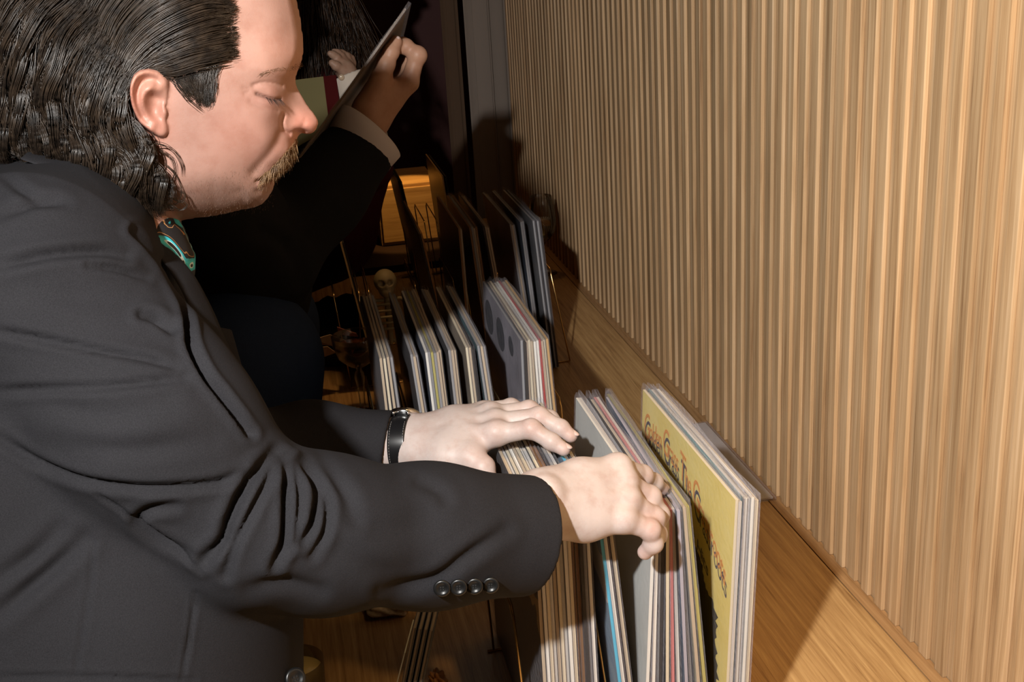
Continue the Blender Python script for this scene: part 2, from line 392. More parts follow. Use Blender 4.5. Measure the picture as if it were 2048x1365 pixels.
lay('Golden Grass The Grassroots', .036, .0125, .304, .0125, -.0003, m_purple, 'letter_shadow', big=(0, 7, 13, 17))
lay('Golden Grass The Grassroots', .036, .010, .300, .003, -.0006, m_orange, 'lettering', big=(0, 7, 13, 17))
lay('Their Greatest Hits', .019, .060, .250, .046, -.0005, m_umber, 'subtitle')
pts = []
for i in range(140):
    a = i / 140 * 2 * math.pi
    rr = 1 + .06 * math.sin(9 * a) + .05 * random.uniform(-1, 1)
    pts.append((.172 + .115 * rr * math.cos(a), .205 + (.098 if math.sin(a) < 0 else .102) * rr * math.sin(a)))
pts.append((.172, .2)); c0 = len(pts) - 1
decal(root, P, pts, [(c0, (i + 1) % 140, i) for i in range(140)], -.0002, m_umber, 'cover_print')
# dark ovals on the grey cover in the middle row
root, cov, P = mb[0]
for cx, cy, rx, ry in ((.05, .047, .036, .028), (.15, .044, .034, .026), (.238, .034, .018, .015)):
    pts = [(cx + rx * math.cos(a), cy + ry * math.sin(a)) for a in np.linspace(0, 2 * math.pi, 32, endpoint=False)] + [(cx, cy)]
    decal(root, P, pts, [(32, (i + 1) % 32, i) for i in range(32)], -.0004, mat('print_slate', (.030, .037, .05), .4), 'oval_print')

# brass wire racks
m_brass = mat('brass_wire', (.75, .50, .20), .25, metal=1.)
def rack(label, yn, x0, x1, divs, h=.20):
    r = empty('wire_rack', ((x0 + x1) / 2, yn + .16, CZ), label, 'record rack', 'brass wire record racks')
    L = np.array(r.location)
    for y in (yn + .035, yn + .28):
        tube_obj('rail', np.array([(x0, y, CZ + .0017), (x1, y, CZ + .0017)]) - L, .0016, m_brass, r)
    for xb, xt in divs:
        z1 = CZ + h
        p = [(xb, yn + .035, CZ + .002), (xt, yn + .05, z1 - .01), (xt, yn + .06, z1), (xt, yn + .255, z1), (xt, yn + .265, z1 - .01), (xb, yn + .28, CZ + .002)]
        tube_obj('divider', np.array(p) - L, .0016, m_brass, r, sides=6)
rack('brass wire rack under the front row of records', YF, .17, .43, [(.178, .170), (.262, .248), (.272, .256), (.374, .370), (.415, .428)])
rack('brass wire rack under the middle row of records', YM, .07, .36, [(.083, .075), (.131, .118), (.142, .124), (.205, .200), (.240, .2180), (.270, .262), (.352, .350)])
rack('brass wire rack under the right part of the far row', YR, .29, .522, [(.298, .292), (.330, .316), (.378, .345), (.412, .385), (.470, .444), (.522, .494)])
rack('brass wire rack under the left part of the far row', YR, .06, .262, [(.065, .050), (.085, .10), (.135, .12), (.262, .214)])
rack('brass wire rack of the farthest row', YB, .25, .40, [(.275, .262), (.315, .30), (.345, .330), (.392, .37)])

# ---------------------------------------------------------------- sculpting helpers (signed distance fields -> surface nets)
def surface_nets(F, org, h):
    F = np.asarray(F, np.float32); s = F < 0
    nx, ny, nz = F.shape
    cnt = np.zeros((nx - 1, ny - 1, nz - 1), np.int8)
    for i in (0, 1):
        for j in (0, 1):
            for k in (0, 1): cnt += s[i:nx - 1 + i, j:ny - 1 + j, k:nz - 1 + k]
    act = (cnt > 0) & (cnt < 8)
    idx = np.argwhere(act); num = -np.ones(act.shape, np.int32); num[act] = np.arange(len(idx))
    acc = np.zeros((len(idx), 3)); c = np.zeros(len(idx))
    cor = [(i, j, k) for i in (0, 1) for j in (0, 1) for k in (0, 1)]
    val = {q: F[idx[:, 0] + q[0], idx[:, 1] + q[1], idx[:, 2] + q[2]] for q in cor}
    for a in cor:
        for ax in range(3):
            if a[ax]: continue
            b = list(a); b[ax] = 1; b = tuple(b)
            va, vb = val[a], val[b]; m = (va < 0) != (vb < 0)
            t = np.where(m, va / np.where(m, va - vb, 1), 0)
            p = np.array(a, float)[None].repeat(len(idx), 0); p[:, ax] += t
            acc[m] += p[m]; c[m] += 1
    V = (idx + acc / c[:, None]) * h + np.array(org)
    Q = []
    for ax in range(3):
        o1, o2 = [(1, 2), (2, 0), (0, 1)][ax]
        sl = [slice(None)] * 3; sl[ax] = slice(0, F.shape[ax] - 1); A = s[tuple(sl)]
        sl[ax] = slice(1, F.shape[ax]); B = s[tuple(sl)]
        e = np.argwhere(A != B)
        e = e[(e[:, o1] > 0) & (e[:, o1] < F.shape[o1] - 1) & (e[:, o2] > 0) & (e[:, o2] < F.shape[o2] - 1)]
        flip = A[e[:, 0], e[:, 1], e[:, 2]]
        def cell(d1, d2):
            q = e.copy(); q[:, o1] -= d1; q[:, o2] -= d2; return num[q[:, 0], q[:, 1], q[:, 2]]
        q = np.stack([cell(1, 1), cell(0, 1), cell(0, 0), cell(1, 0)], -1)
        q[~flip] = q[~flip][:, ::-1]; Q.append(q)
    return V, np.concatenate(Q)
class Grid:
    def __init__(s, lo, hi, h):
        s.h = h; s.lo = np.array(lo, float); n = np.ceil((np.array(hi) - s.lo) / h).astype(int) + 1
        s.x = (s.lo[0] + h * np.arange(n[0]))[:, None, None].astype(np.float32)
        s.y = (s.lo[1] + h * np.arange(n[1]))[None, :, None].astype(np.float32)
        s.z = (s.lo[2] + h * np.arange(n[2]))[None, None, :].astype(np.float32)
        s.n = tuple(n)
def cone(g, a, b, ra, rb):
    """round cone-like capsule from a to b"""
    a = np.array(a, np.float32); b = np.array(b, np.float32); d = b - a; L2 = float(d @ d) + 1e-12
    X, Y, Z = g.x - a[0], g.y - a[1], g.z - a[2]
    t = np.clip((X * d[0] + Y * d[1] + Z * d[2]) / L2, 0, 1)
    return np.sqrt((X - t * d[0]) ** 2 + (Y - t * d[1]) ** 2 + (Z - t * d[2]) ** 2) - (ra + t * (rb - ra))
def ell(g, c, r, R=None):
    X, Y, Z = g.x - c[0], g.y - c[1], g.z - c[2]
    if R is not None: X, Y, Z = [R[i][0] * X + R[i][1] * Y + R[i][2] * Z for i in range(3)]
    k = np.sqrt((X / r[0]) ** 2 + (Y / r[1]) ** 2 + (Z / r[2]) ** 2)
    return (k - 1) * min(r)
def smin(a, b, k):
    h = np.clip(.5 + .5 * (b - a) / k, 0, 1); return b + (a - b) * h - k * h * (1 - h)
def smax(a, b, k): return -smin(-a, -b, k)
def chain(g, pts, rad, k=.006):
    F = None
    for i in range(len(pts) - 1):
        c = cone(g, pts[i], pts[i + 1], rad[i], rad[i + 1]); F = c if F is None else smin(F, c, k)
    return F
def poly_sdf(U, V, poly):
    """signed distance in 2D, negative inside"""
    poly = np.array(poly, float); d = np.full(U.shape, 1e9); ins = np.zeros(U.shape, bool)
    for i in range(len(poly)):
        a = poly[i]; b = poly[(i + 1) % len(poly)]; e = b - a
        t = np.clip(((U - a[0]) * e[0] + (V - a[1]) * e[1]) / (e @ e + 1e-12), 0, 1)
        d = np.minimum(d, (U - a[0] - t * e[0]) ** 2 + (V - a[1] - t * e[1]) ** 2)
        if a[1] != b[1]:
            ins ^= ((V < a[1]) != (V < b[1])) & (U < (b[0] - a[0]) * (V - a[1]) / (b[1] - a[1]) + a[0])
    d = np.sqrt(d); return np.where(ins, -d, d)
def line_dist(U, V, pts):
    d = np.full(U.shape, 1e9)
    for a, b in zip(pts[:-1], pts[1:]):
        a = np.array(a, float); b = np.array(b, float); e = b - a
        t = np.clip(((U - a[0]) * e[0] + (V - a[1]) * e[1]) / (e @ e + 1e-12), 0, 1)
        d = np.minimum(d, np.hypot(U - a[0] - t * e[0], V - a[1] - t * e[1]))
    return d
def tps(pts, vals, U, V, lam=1e-4):
    p = np.array(pts, float); n = len(p); s = .05
    ker = lambda r2: np.where(r2 > 1e-12, r2 * np.log(np.maximum(r2, 1e-12)), 0)
    r2 = ((p[:, None] - p[None]) ** 2).sum(-1) / s ** 2
    A = np.zeros((n + 3, n + 3)); A[:n, :n] = ker(r2) + lam * np.eye(n); A[:n, n] = 1; A[:n, n + 1:] = p / s; A[n:, :n] = A[:n, n:].T
    wv = np.linalg.solve(A, np.concatenate([np.array(vals, float), np.zeros(3)]))
    out = wv[n] + wv[n + 1] * U / s + wv[n + 2] * V / s
    for i in range(n): out = out + wv[i] * ker(((U - p[i, 0]) ** 2 + (V - p[i, 1]) ** 2) / s ** 2)
    return out
class Frame:
    """local frame whose third axis points at the camera from an anchor point; px() drops a photograph pixel on the plane third = c"""
    def __init__(s, px, py, depth):
        s.O = at(px, py, depth); d = s.O - CAM; d /= np.linalg.norm(d); s.e3 = -d
        s.e1 = CR - (CR @ d) * d; s.e1 /= np.linalg.norm(s.e1); s.e2 = np.cross(s.e3, s.e1) * -1.0
        if s.e2 @ CU > 0: s.e2 = -s.e2                     # second axis points down
        s.R = np.stack([s.e1, s.e2, s.e3], 0)
    def px(s, x, y, c=0.):
        d = ray(x, y); t = (c - (CAM - s.O) @ s.e3) / (d @ s.e3); q = CAM + d * t - s.O
        return np.array([q @ s.e1, q @ s.e2, c])
    def w(s, P): return s.O + np.asarray(P) @ s.R
    def l(s, P): return (np.asarray(P) - s.O) @ s.R.T
def fix_winding(V, Q, R):
    return Q[:, ::-1] if np.linalg.det(R) < 0 else Q
def gs(d, w_): return np.exp(-(d / w_) ** 2)

# skin
def skin_mat(name, tint=(1, 1, 1), sss=.10):
    m = mat(name, (.6, .4, .3), .47, spec=.34); k = NT(m)
    at_ = k.n('ShaderNodeVertexColor', layer_name='Col')
    nz = k.n('ShaderNodeTexNoise', i_Scale=55, i_Detail=4, i_Roughness=.65); tc = k.n('ShaderNodeTexCoord'); k.l(tc.outputs['Object'], nz.inputs['Vector'])
    r = k.ramp(nz.outputs[0], [(.3, (.86 * tint[0], .76 * tint[1], .72 * tint[2])), (.55, tint), (.75, (1.06 * tint[0], 1.06 * tint[1], 1.06 * tint[2]))])
    mu = k.n('ShaderNodeMix', data_type='RGBA', blend_type='MULTIPLY'); mu.inputs[0].default_value = .75
    k.l(at_.outputs[0], mu.inputs[6]); k.l(r, mu.inputs[7]); k.l(mu.outputs[2], k.b.inputs['Base Color'])
    k.b.inputs['Subsurface Weight'].default_value = sss; k.b.inputs['Subsurface Radius'].default_value = (1, .35, .2); k.b.inputs['Subsurface Scale'].default_value = .006
    n2 = k.n('ShaderNodeTexNoise', i_Scale=900, i_Detail=2); k.l(tc.outputs['Object'], n2.inputs['Vector'])
    bp = k.n('ShaderNodeBump', i_Strength=.16, i_Distance=.0006); k.l(n2.outputs[0], bp.inputs['Height']); k.l(bp.outputs[0], k.b.inputs['Normal'])
    return m
m_skin = skin_mat('skin_pale')
def set_col(me, cols):
    ca = me.color_attributes.new('Col', 'FLOAT_COLOR', 'POINT')
    a = np.ones((len(cols), 4), np.float32); a[:, :3] = cols; ca.data.foreach_set('color', a.ravel())
SK = np.array([.40, .230, .182])

# ---------------------------------------------------------------- the man in front: head
HF = Frame(420, 210, 1.03)
def head_mesh():
    prof = [(592, 0), (599.5, 35), (605, 77), (605.5, 105), (602, 123), (596, 139), (591, 152), (590, 163), (594, 176), (603, 191), (612, 207), (621, 219), (629, 229), (635, 240), (636, 249), (632, 259), (626, 265.5),
            (614, 269), (604, 267), (597, 270), (592, 280), (594, 291), (593, 301), (587, 313), (577, 325), (567, 336), (560, 343), (553, 351), (548, 361), (548, 371), (544, 382), (535, 396), (524, 408), (506, 415.6), (485, 418.4),
            (457, 425.5), (422, 432), (387, 436), (362, 438), (330, 470), (215, 430), (232, 330), (235, 262), (190, 210), (160, 140), (150, 70), (165, -5), (210, -75), (280, -125), (360, -150), (440, -150), (510, -130), (560, -95), (583, -50)]
    poly = np.array([HF.px(*q)[:2] for q in prof])
    h = .00125
    a = np.arange(-.175, .108, h); b = np.arange(-.162, .118, h)
    U, V = np.meshgrid(a, b, indexing='ij')
    d = -poly_sdf(U, V, poly)
    ctl = [(560, 40, 47), (586, 60, 33), (590, 0, 28), (540, -40, 52), (500, 60, 61), (480, 120, 65), (420, 80, 72), (420, -60, 68), (360, -120, 55), (460, -130, 45), (570, 125, 44), (592, 128, 30), (535, 140, 56), (505, 150, 61.5),
           (512, 186, 57.5), (532, 182, 50.5), (548, 182, 45), (565, 185, 34), (578, 178, 21), (588, 178, 12), (605, 218, 12), (595, 222, 16), (580, 215, 23), (585, 248, 19), (605, 252, 17), (628, 248, 12), (620, 236, 11),
           (500, 222, 64.5), (450, 215, 69), (520, 225, 61), (540, 222, 54), (560, 225, 40), (568, 245, 31), (556, 262, 40), (500, 280, 60), (530, 285, 52), (545, 290, 44), (560, 285, 36),
           (575, 298, 29), (590, 295, 15), (580, 318, 22), (565, 330, 26), (540, 342, 33), (515, 350, 41), (555, 345, 21), (545, 366, 19), (520, 372, 34), (535, 392, 17), (515, 402, 24), (495, 404, 34), (470, 385, 46), (430, 415, 50), (440, 360, 59.5),
           (390, 415, 56), (380, 380, 63), (350, 350, 66), (400, 300, 68), (345, 290, 69), (330, 210, 74), (400, 200, 73), (400, 140, 73), (310, 120, 76), (250, 200, 74), (230, 60, 76), (200, 150, 66), (180, 60, 58), (240, -60, 60), (250, 300, 58), (270, 380, 58), (330, 430, 56)]
    P = []
    for x, y, H in ctl: P.append(HF.px(x, y, H * .001 * .9)[:2])
    H = tps(P, [q[2] * .001 for q in ctl], U, V, 2e-3)
    f = np.clip((U - .0) / .04, 0, 1); r = .045 * (1 - f) + .011 * f
    # image-space coordinates of the near surface, for features drawn on it
    def feat(x, y, c): return HF.px(x, y, c)[:2]
    def L(pts, c, n=24): return [tuple(q) for q in smooth_path([feat(x, y, c) for x, y in pts], n)]
    def gro(pts, c, wd, dp): return -dp * gs(line_dist(U, V, L(pts, c)), wd)
    def bump(x, y, c, rx, ry, ang, hh):
        q = feat(x, y, c); X, Y = U - q[0], V - q[1]; ca, sa = math.cos(ang), math.sin(ang)
        return hh * np.exp(-((X * ca + Y * sa) / rx) ** 2 - ((-X * sa + Y * ca) / ry) ** 2)
    # brow ridge, upper lid, creases, lower lid
    H = H + bump(560, 147, .05, .018, .006, .15, .0035) + bump(541, 181, .046, .012, .0068, .25, .0052)
    H = H + gro([(506, 171), (525, 166), (545, 167), (566, 172)], .05, .0018, .0022) + gro([(512, 188), (530, 194), (548, 199), (562, 198)], .047, .0013, .0026)
    H = H + bump(534, 206, .05, .013, .0038, .25, .0016) + gro([(500, 203), (520, 212), (540, 218), (556, 222)], .052, .002, .0010)
    H = H + gro([(497, 178), (486, 176)], .058, .0012, .0008) + gro([(497, 184), (488, 188)], .058, .0012, .0008)
    # nose wing and its crease, nostril
    H = H + bump(588, 250, .022, .0075, .0068, 0, .0052) + gro([(566, 232), (563, 246), (568, 260), (580, 268)], .03, .0020, .0042) + gro([(612, 240), (606, 252)], .02, .002, .0008)
    H = H + bump(604, 266, .014, .0050, .0022, .1, -.012)
    # nasolabial fold, mouth, chin
    H = H + gro([(561, 268), (552, 288), (538, 308), (520, 328), (506, 344)], .042, .0040, .0026) + bump(541, 276, .046, .013, .011, .7, .0035)
    H = H + gro([(563, 341), (548, 350), (530, 357), (512, 362)], .03, .0015, .0036) + bump(545, 341, .028, .011, .0035, -.45, .0015) + bump(541, 364, .026, .010, .003, -.35, .0016)
    H = H + gro([(544, 377), (530, 381), (515, 381)], .025, .003, .002) + bump(522, 398, .025, .011, .008, -.5, .002)
    H = H + gro([(480, 384), (488, 396), (486, 408)], .042, .0035, .0012) + gro([(388, 432), (380, 415), (378, 395)], .06, .005, .0012)
    t = np.clip(d / r, 0, 1); Hs = H * np.sqrt(np.maximum(1 - (1 - t) ** 2, 0))
    Hs = np.where(d < 0, d * 1.5, Hs)
    # ear (height field on the side of the head)
    out = [(337, 158), (330, 148), (316, 138), (297, 135), (278, 139), (265, 150), (257, 168), (255, 190), (259, 215), (266, 236), (276, 251), (289, 260), (304, 270), (318, 277), (329, 276), (336, 266), (335, 252), (332, 240), (336, 226), (331, 214), (336, 190), (338, 172)]
    EP = np.array([feat(x, y, .086) for x, y in out]); de = -poly_sdf(U, V, EP)
    hel = line_dist(U, V, L([(331, 166), (316, 150), (297, 144), (279, 148), (268, 160), (263, 180), (265, 203), (272, 228), (284, 247), (300, 260)], .09, 50))
    ant = line_dist(U, V, L([(318, 178), (300, 178), (287, 192), (285, 212), (293, 232), (306, 246)], .088, 40))
    ant2 = line_dist(U, V, L([(300, 178), (305, 163)], .088, 12))
    E = .0125 + .0075 * gs(hel, .0032) + .0065 * gs(ant, .0036) + .003 * gs(ant2, .003) - .0035 * gs(line_dist(U, V, L([(312, 160), (290, 160), (276, 176), (275, 205), (285, 232)], .088, 30)), .0025)
    E = E + bump(311, 215, .085, .0075, .0105, .15, -.0125) + bump(330, 222, .088, .0042, .0055, .3, .0075) + bump(318, 262, .088, .008, .0075, .5, .0045) + bump(313, 196, .088, .008, .003, .3, -.004)
    back = np.clip((feat(338, 200, .08)[0] - U) / .028, 0, 1); E = E * (.28 + .72 * back)
    te = np.clip(de / .0032, 0, 1); Ear = np.where(de > 0, E * np.sqrt(np.maximum(1 - (1 - te) ** 2, 0)), 0)
    He = Hs + Ear
    gx, gy = np.gradient(He, h); G = np.sqrt(1 + np.clip(gx ** 2 + gy ** 2, 0, 12))
    c = np.arange(-.108, .108, h)
    F = (np.abs(c)[None, None, :] - He[:, :, None]) / G[:, :, None]
    g = Grid((a[0], b[0], c[0]), (a[-1], b[-1], c[-1]), h); g.x = a[:, None, None]; g.y = b[None, :, None]; g.z = c[None, None, :]
    F = smin(F, cone(g, (-.078, .04, -.005), (-.115, .16, -.01), .054, .056), .02)
    V3, Q = surface_nets(F, (a[0], b[0], c[0]), h)
    # skin colour: redder nose, cheek and ear, beard shade on the jaw, lips; last, flash falloff painted on cheek and jaw
    u, v = V3[:, 0], V3[:, 1]
    col = np.tile(SK, (len(V3), 1))
    def blend(wt, cc): 
        nonlocal col
        wt = wt[:, None]; col = col * (1 - wt) + np.array(cc) * wt
    def gb(x, y, c_, rx, ry, k_):
        q = feat(x, y, c_); return k_ * np.exp(-((u - q[0]) / rx) ** 2 - ((v - q[1]) / ry) ** 2)
    red = (.62, .25, .185)
    blend(gb(612, 245, .015, .016, .013, .62), red); blend(gb(500, 270, .06, .04, .03, .42), (.62, .30, .23)); blend(gb(595, 285, .02, .012, .008, .3), red)
    blend(gb(290, 195, .09, .02, .04, .5), (.66, .30, .21)); blend(gb(305, 255, .09, .012, .012, .4), (.62, .24, .17)); blend(gb(262, 200, .09, .007, .025, .4), (.60, .20, .14))
    blend(gb(540, 185, .05, .016, .007, .35), (.52, .26, .20)); blend(gb(535, 200, .05, .016, .005, .3), (.48, .25, .21)); blend(gb(590, 120, .03, .03, .018, .25), (.62, .30, .21))
    q = feat(470, 330, .05); jaw = np.clip((v - q[1]) / .035, 0, 1) * np.clip((u - feat(345, 300, .06)[0]) / .02, 0, 1); blend(jaw * .34, (.40, .27, .21))
    lp = line_dist(u, v, [tuple(q) for q in smooth_path([feat(x, y, .028) for x, y in [(566, 345), (552, 356), (538, 362), (524, 364)]], 20)]); blend(gs(lp, .0042) * .75, (.50, .19, .155))
    ln = line_dist(u, v, [tuple(q) for q in smooth_path([feat(x, y, .047) for x, y in [(512, 188), (530, 194), (548, 199), (562, 198)]], 20)]); blend(gs(ln, .0013) * .7, (.10, .05, .04))
    cheek_shade = np.clip((v - feat(450, 90, .06)[1]) / .055, 0, 1) * np.clip((feat(585, 250, .02)[0] - u) / .03 + .2, 0, 1); col = col * (1 - .30 * cheek_shade[:, None])  # weaker flash painted in: colour darkened from below the forehead to cheek and jaw
    He_i = lambda uu, vv: He[np.clip(((uu - a[0]) / h).round().astype(int), 0, len(a) - 1), np.clip(((vv - b[0]) / h).round().astype(int), 0, len(b) - 1)]
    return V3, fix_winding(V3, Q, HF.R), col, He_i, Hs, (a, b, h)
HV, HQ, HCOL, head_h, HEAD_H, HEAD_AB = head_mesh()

man = empty('person', (-.30, .98, 0), 'person in black blazer with wavy dark hair flipping through records at the counter', 'person')
MO = np.array(man.location)
# ---------------------------------------------------------------- the man in front: hands
def hand(fr, spec, h, tendons=()):
    """spec: dict with forearm chain, mcp list, fingers (list of 4-joint chains), thumb; points are (px, py, depth, radius)"""
    P = lambda q: fr.l(at(q[0], q[1], q[2]))
    allp = np.array([P(q) for ch in spec['chains'] for q in ch]); lo = allp.min(0) - .03; hi = allp.max(0) + .03
    g = Grid(lo, hi, h); F = None
    for ch in spec['palm']:
        f = chain(g, [P(q) for q in ch], [q[3] for q in ch], .012); F = f if F is None else smin(F, f, spec.get('kp', .014))
    for ch in spec['fingers']:
        f = chain(g, [P(q) for q in ch], [q[3] for q in ch], .004)
        for q in ch[1:-1]:
            f = smin(f, ell(g, P(q), (q[3] * 1.06,) * 3), .004)
        F = smin(F, f, spec.get('kf', .0065))
    for q in spec.get('bumps', ()): F = smin(F, ell(g, P(q), (q[3],) * 3), .008)
    for a, b, r in spec.get('tendons', ()): F = smin(F, cone(g, P(a), P(b), r, r), .007)
    for a, b, r in spec.get('creases', ()): F = smax(F, -cone(g, P(a), P(b), r, r), .002)
    V, Q = surface_nets(F, g.lo, h)
    W = fr.w(V); Q = fix_winding(V, Q, fr.R)
    col = np.tile(np.array(spec.get('base', (.475, .40, .375))), (len(V), 1))
    for q, rad, amt in spec.get('red', ()):
        d = np.linalg.norm(W - at(*q), axis=1); wt = (amt * np.exp(-(d / rad) ** 2))[:, None]; col = col * (1 - wt) + np.array((.47, .28, .235)) * wt
    return W, Q, col
# right hand, reaching over the front row
RF = Frame(1190, 1010, 1.14)
R_ = dict(
    palm=[[(900, 1060, 1.035, .029), (1045, 1020, 1.092, .0278), (1100, 1006, 1.112, .0262)],
          [(1085, 985, 1.112, .021), (1160, 958, 1.138, .018), (1236, 936, 1.155, .0125)],
          [(1085, 1000, 1.108, .022), (1165, 985, 1.132, .019), (1246, 964, 1.146, .0125)],
          [(1085, 1018, 1.103, .022), (1170, 1014, 1.126, .020), (1252, 1000, 1.134, .0125)],
          [(1090, 1030, 1.100, .021), (1170, 1040, 1.119, .019), (1243, 1040, 1.122, .0125)],
          [(1100, 1000, 1.125, .018), (1165, 985, 1.165, .017), (1212, 985, 1.185, .0125)]],
    fingers=[[(1236, 936, 1.155, .0115), (1284, 952, 1.185, .0100), (1307, 966, 1.203, .0088), (1322, 978, 1.216, .0076)],
             [(1246, 964, 1.146, .0115), (1300, 994, 1.163, .0100), (1319, 1030, 1.168, .009), (1314, 1056, 1.174, .008)],
             [(1252, 1000, 1.134, .0115), (1308, 1036, 1.147, .0098), (1314, 1070, 1.152, .009), (1300, 1090, 1.156, .008)],
             [(1243, 1040, 1.122, .0108), (1300, 1060, 1.130, .0092), (1307, 1088, 1.137, .0083), (1290, 1105, 1.145, .0074)],
             [(1212, 985, 1.185, .0115), (1250, 992, 1.200, .0100), (1278, 1000, 1.205, .0085)]],
    bumps=[(1234, 934, 1.152, .0118), (1248, 962, 1.143, .0116), (1254, 999, 1.131, .0115), (1246, 1038, 1.120, .0108), (1094, 985, 1.090, .014)],
    tendons=[((1120, 970, 1.105), (1232, 926, 1.149), .0035), ((1120, 985, 1.097), (1244, 955, 1.138), .0035), ((1120, 1005, 1.093), (1250, 994, 1.126), .0035)],
    red=[((1283, 957, 1.18), .012, .35), ((1318, 978, 1.215), .012, .45), ((1300, 985, 1.15), .012, .35), ((1310, 1032, 1.135), .014, .4), ((1303, 1062, 1.12), .014, .45), ((1290, 1108, 1.14), .014, .55), ((1245, 1000, 1.12), .03, .15)])
R_['chains'] = R_['palm'] + R_['fingers']
# left hand, lying on the sleeves
LF = Frame(970, 880, 1.33)
L_ = dict(
    palm=[[(690, 888, 1.375, .031), (800, 890, 1.362, .0292), (840, 890, 1.358, .0280)],
          [(840, 900, 1.350, .022), (920, 890, 1.335, .020), (990, 870, 1.325, .0130)],
          [(840, 885, 1.358, .021), (920, 866, 1.350, .019), (988, 848, 1.345, .0130)],
          [(840, 875, 1.366, .021), (915, 852, 1.364, .018), (980, 832, 1.362, .0125)],
          [(840, 868, 1.374, .019), (905, 846, 1.376, .016), (968, 823, 1.380, .0115)],
          [(845, 905, 1.342, .021), (895, 914, 1.325, .0205), (940, 915, 1.312, .0170)]],
    fingers=[[(990, 870, 1.325, .0118), (1062, 858, 1.310, .0102), (1103, 884, 1.304, .0088), (1127, 899, 1.301, .0076)],
             [(988, 848, 1.345, .0120), (1078, 834, 1.335, .0105), (1121, 857, 1.329, .0090), (1141, 872, 1.326, .0078)],
             [(980, 832, 1.362, .0115), (1058, 820, 1.366, .0100), (1100, 838, 1.368, .0088), (1118, 852, 1.369, .0076)],
             [(968, 823, 1.380, .0105), (1022, 814, 1.390, .0090), (1050, 822, 1.396, .0080), (1064, 832, 1.400, .0070)],
             [(940, 915, 1.312, .0150), (966, 935, 1.302, .0120), (978, 968, 1.297, .0105), (982, 1000, 1.294, .0090)]],
    bumps=[(992, 864, 1.320, .0130), (990, 842, 1.340, .0130), (982, 826, 1.358, .0120), (838, 862, 1.36, .014)],
    tendons=[((870, 868, 1.342), (988, 858, 1.317), .0035), ((870, 855, 1.352), (986, 836, 1.338), .0035), ((870, 850, 1.36), (978, 822, 1.357), .0032)],
    red=[((1062, 856, 1.30), .014, .42), ((1080, 832, 1.325), .014, .35), ((1130, 900, 1.298), .013, .5), ((1141, 872, 1.32), .013, .5), ((990, 862, 1.315), .02, .2), ((960, 925, 1.30), .02, .35), ((1058, 818, 1.36), .012, .3)])
L_['chains'] = L_['palm'] + L_['fingers']
RW, RQ, RC = hand(RF, R_, .00125)
LW, LQ, LC = hand(LF, L_, .0013)

# neck, trunk and arms under the clothes, one coarse surface that carries head and hands
BF = Frame(350, 850, 1.0)
def bl(px, py, d): return BF.l(at(px, py, d))
g = Grid((-.30, -.30, -.46), (.36, .42, .20), .006)
T = chain(g, [bl(225, 400, 1.03), bl(195, 520, 1.05), bl(190, 800, 1.06), bl(160, 1300, 1.06), bl(120, 1700, 1.06)], [.048, .065, .095, .11, .11], .05)
T = smin(T, chain(g, [bl(200, 520, 1.0), bl(110, 600, .90), bl(500, 1080, .93), bl(900, 1060, 1.035), bl(1010, 1030, 1.08)], [.06, .05, .040, .031, .029], .03), .03)
T = smin(T, chain(g, [bl(220, 540, 1.12), bl(260, 600, 1.24), bl(420, 960, 1.30), bl(690, 888, 1.375), bl(760, 888, 1.366)], [.06, .05, .040, .031, .029], .03), .03)
TV, TQ = surface_nets(T, g.lo, g.h); TQ = fix_winding(TV, TQ, BF.R); TW = BF.w(TV)
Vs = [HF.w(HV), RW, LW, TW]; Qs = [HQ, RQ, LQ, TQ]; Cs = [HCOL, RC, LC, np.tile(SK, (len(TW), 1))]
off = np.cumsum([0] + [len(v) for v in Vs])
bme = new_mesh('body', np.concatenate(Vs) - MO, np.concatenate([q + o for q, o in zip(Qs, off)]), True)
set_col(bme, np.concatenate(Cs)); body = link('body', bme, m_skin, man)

# finger nails
m_nail = mat('nail', (.56, .42, .38), .3, spec=.45)
def nail(p0, p1, rad, dors, name='fingernail', parent=None, org=None, r=(.0058, .0046, .0016), m=None):
    a = at(*p0); b = at(*p1); t = b - a; t /= np.linalg.norm(t); n_ = np.array(dors, float); n_ -= (n_ @ t) * t; n_ /= np.linalg.norm(n_); s_ = np.cross(n_, t)
    c = b + t * rad * .25 + n_ * rad * .80
    bm = bmesh.new(); bmesh.ops.create_uvsphere(bm, u_segments=14, v_segments=8, radius=1)
    for v in bm.verts:
        q = np.array(v.co); q = np.sign(q) * np.abs(q) ** .8
        v.co = Vector(c + t * q[0] * r[0] + s_ * q[1] * r[1] + n_ * (q[2] * r[2] - abs(q[1]) ** 2 * .0016) - (MO if org is None else org))
    return bm_obj(name, bm, m or m_nail, parent or man, True)
up = CU * .8 - CW * .5
nail(R_['fingers'][0][2][:3], R_['fingers'][0][3][:3], .0074, CU * .8 - CW * .45 + CR * .35)
nail(L_['fingers'][0][2][:3], L_['fingers'][0][3][:3], .0078, CU * .75 - CW * .25 + CR * .5)
nail(L_['fingers'][1][2][:3], L_['fingers'][1][3][:3], .0080, CU * .75 - CW * .25 + CR * .5)

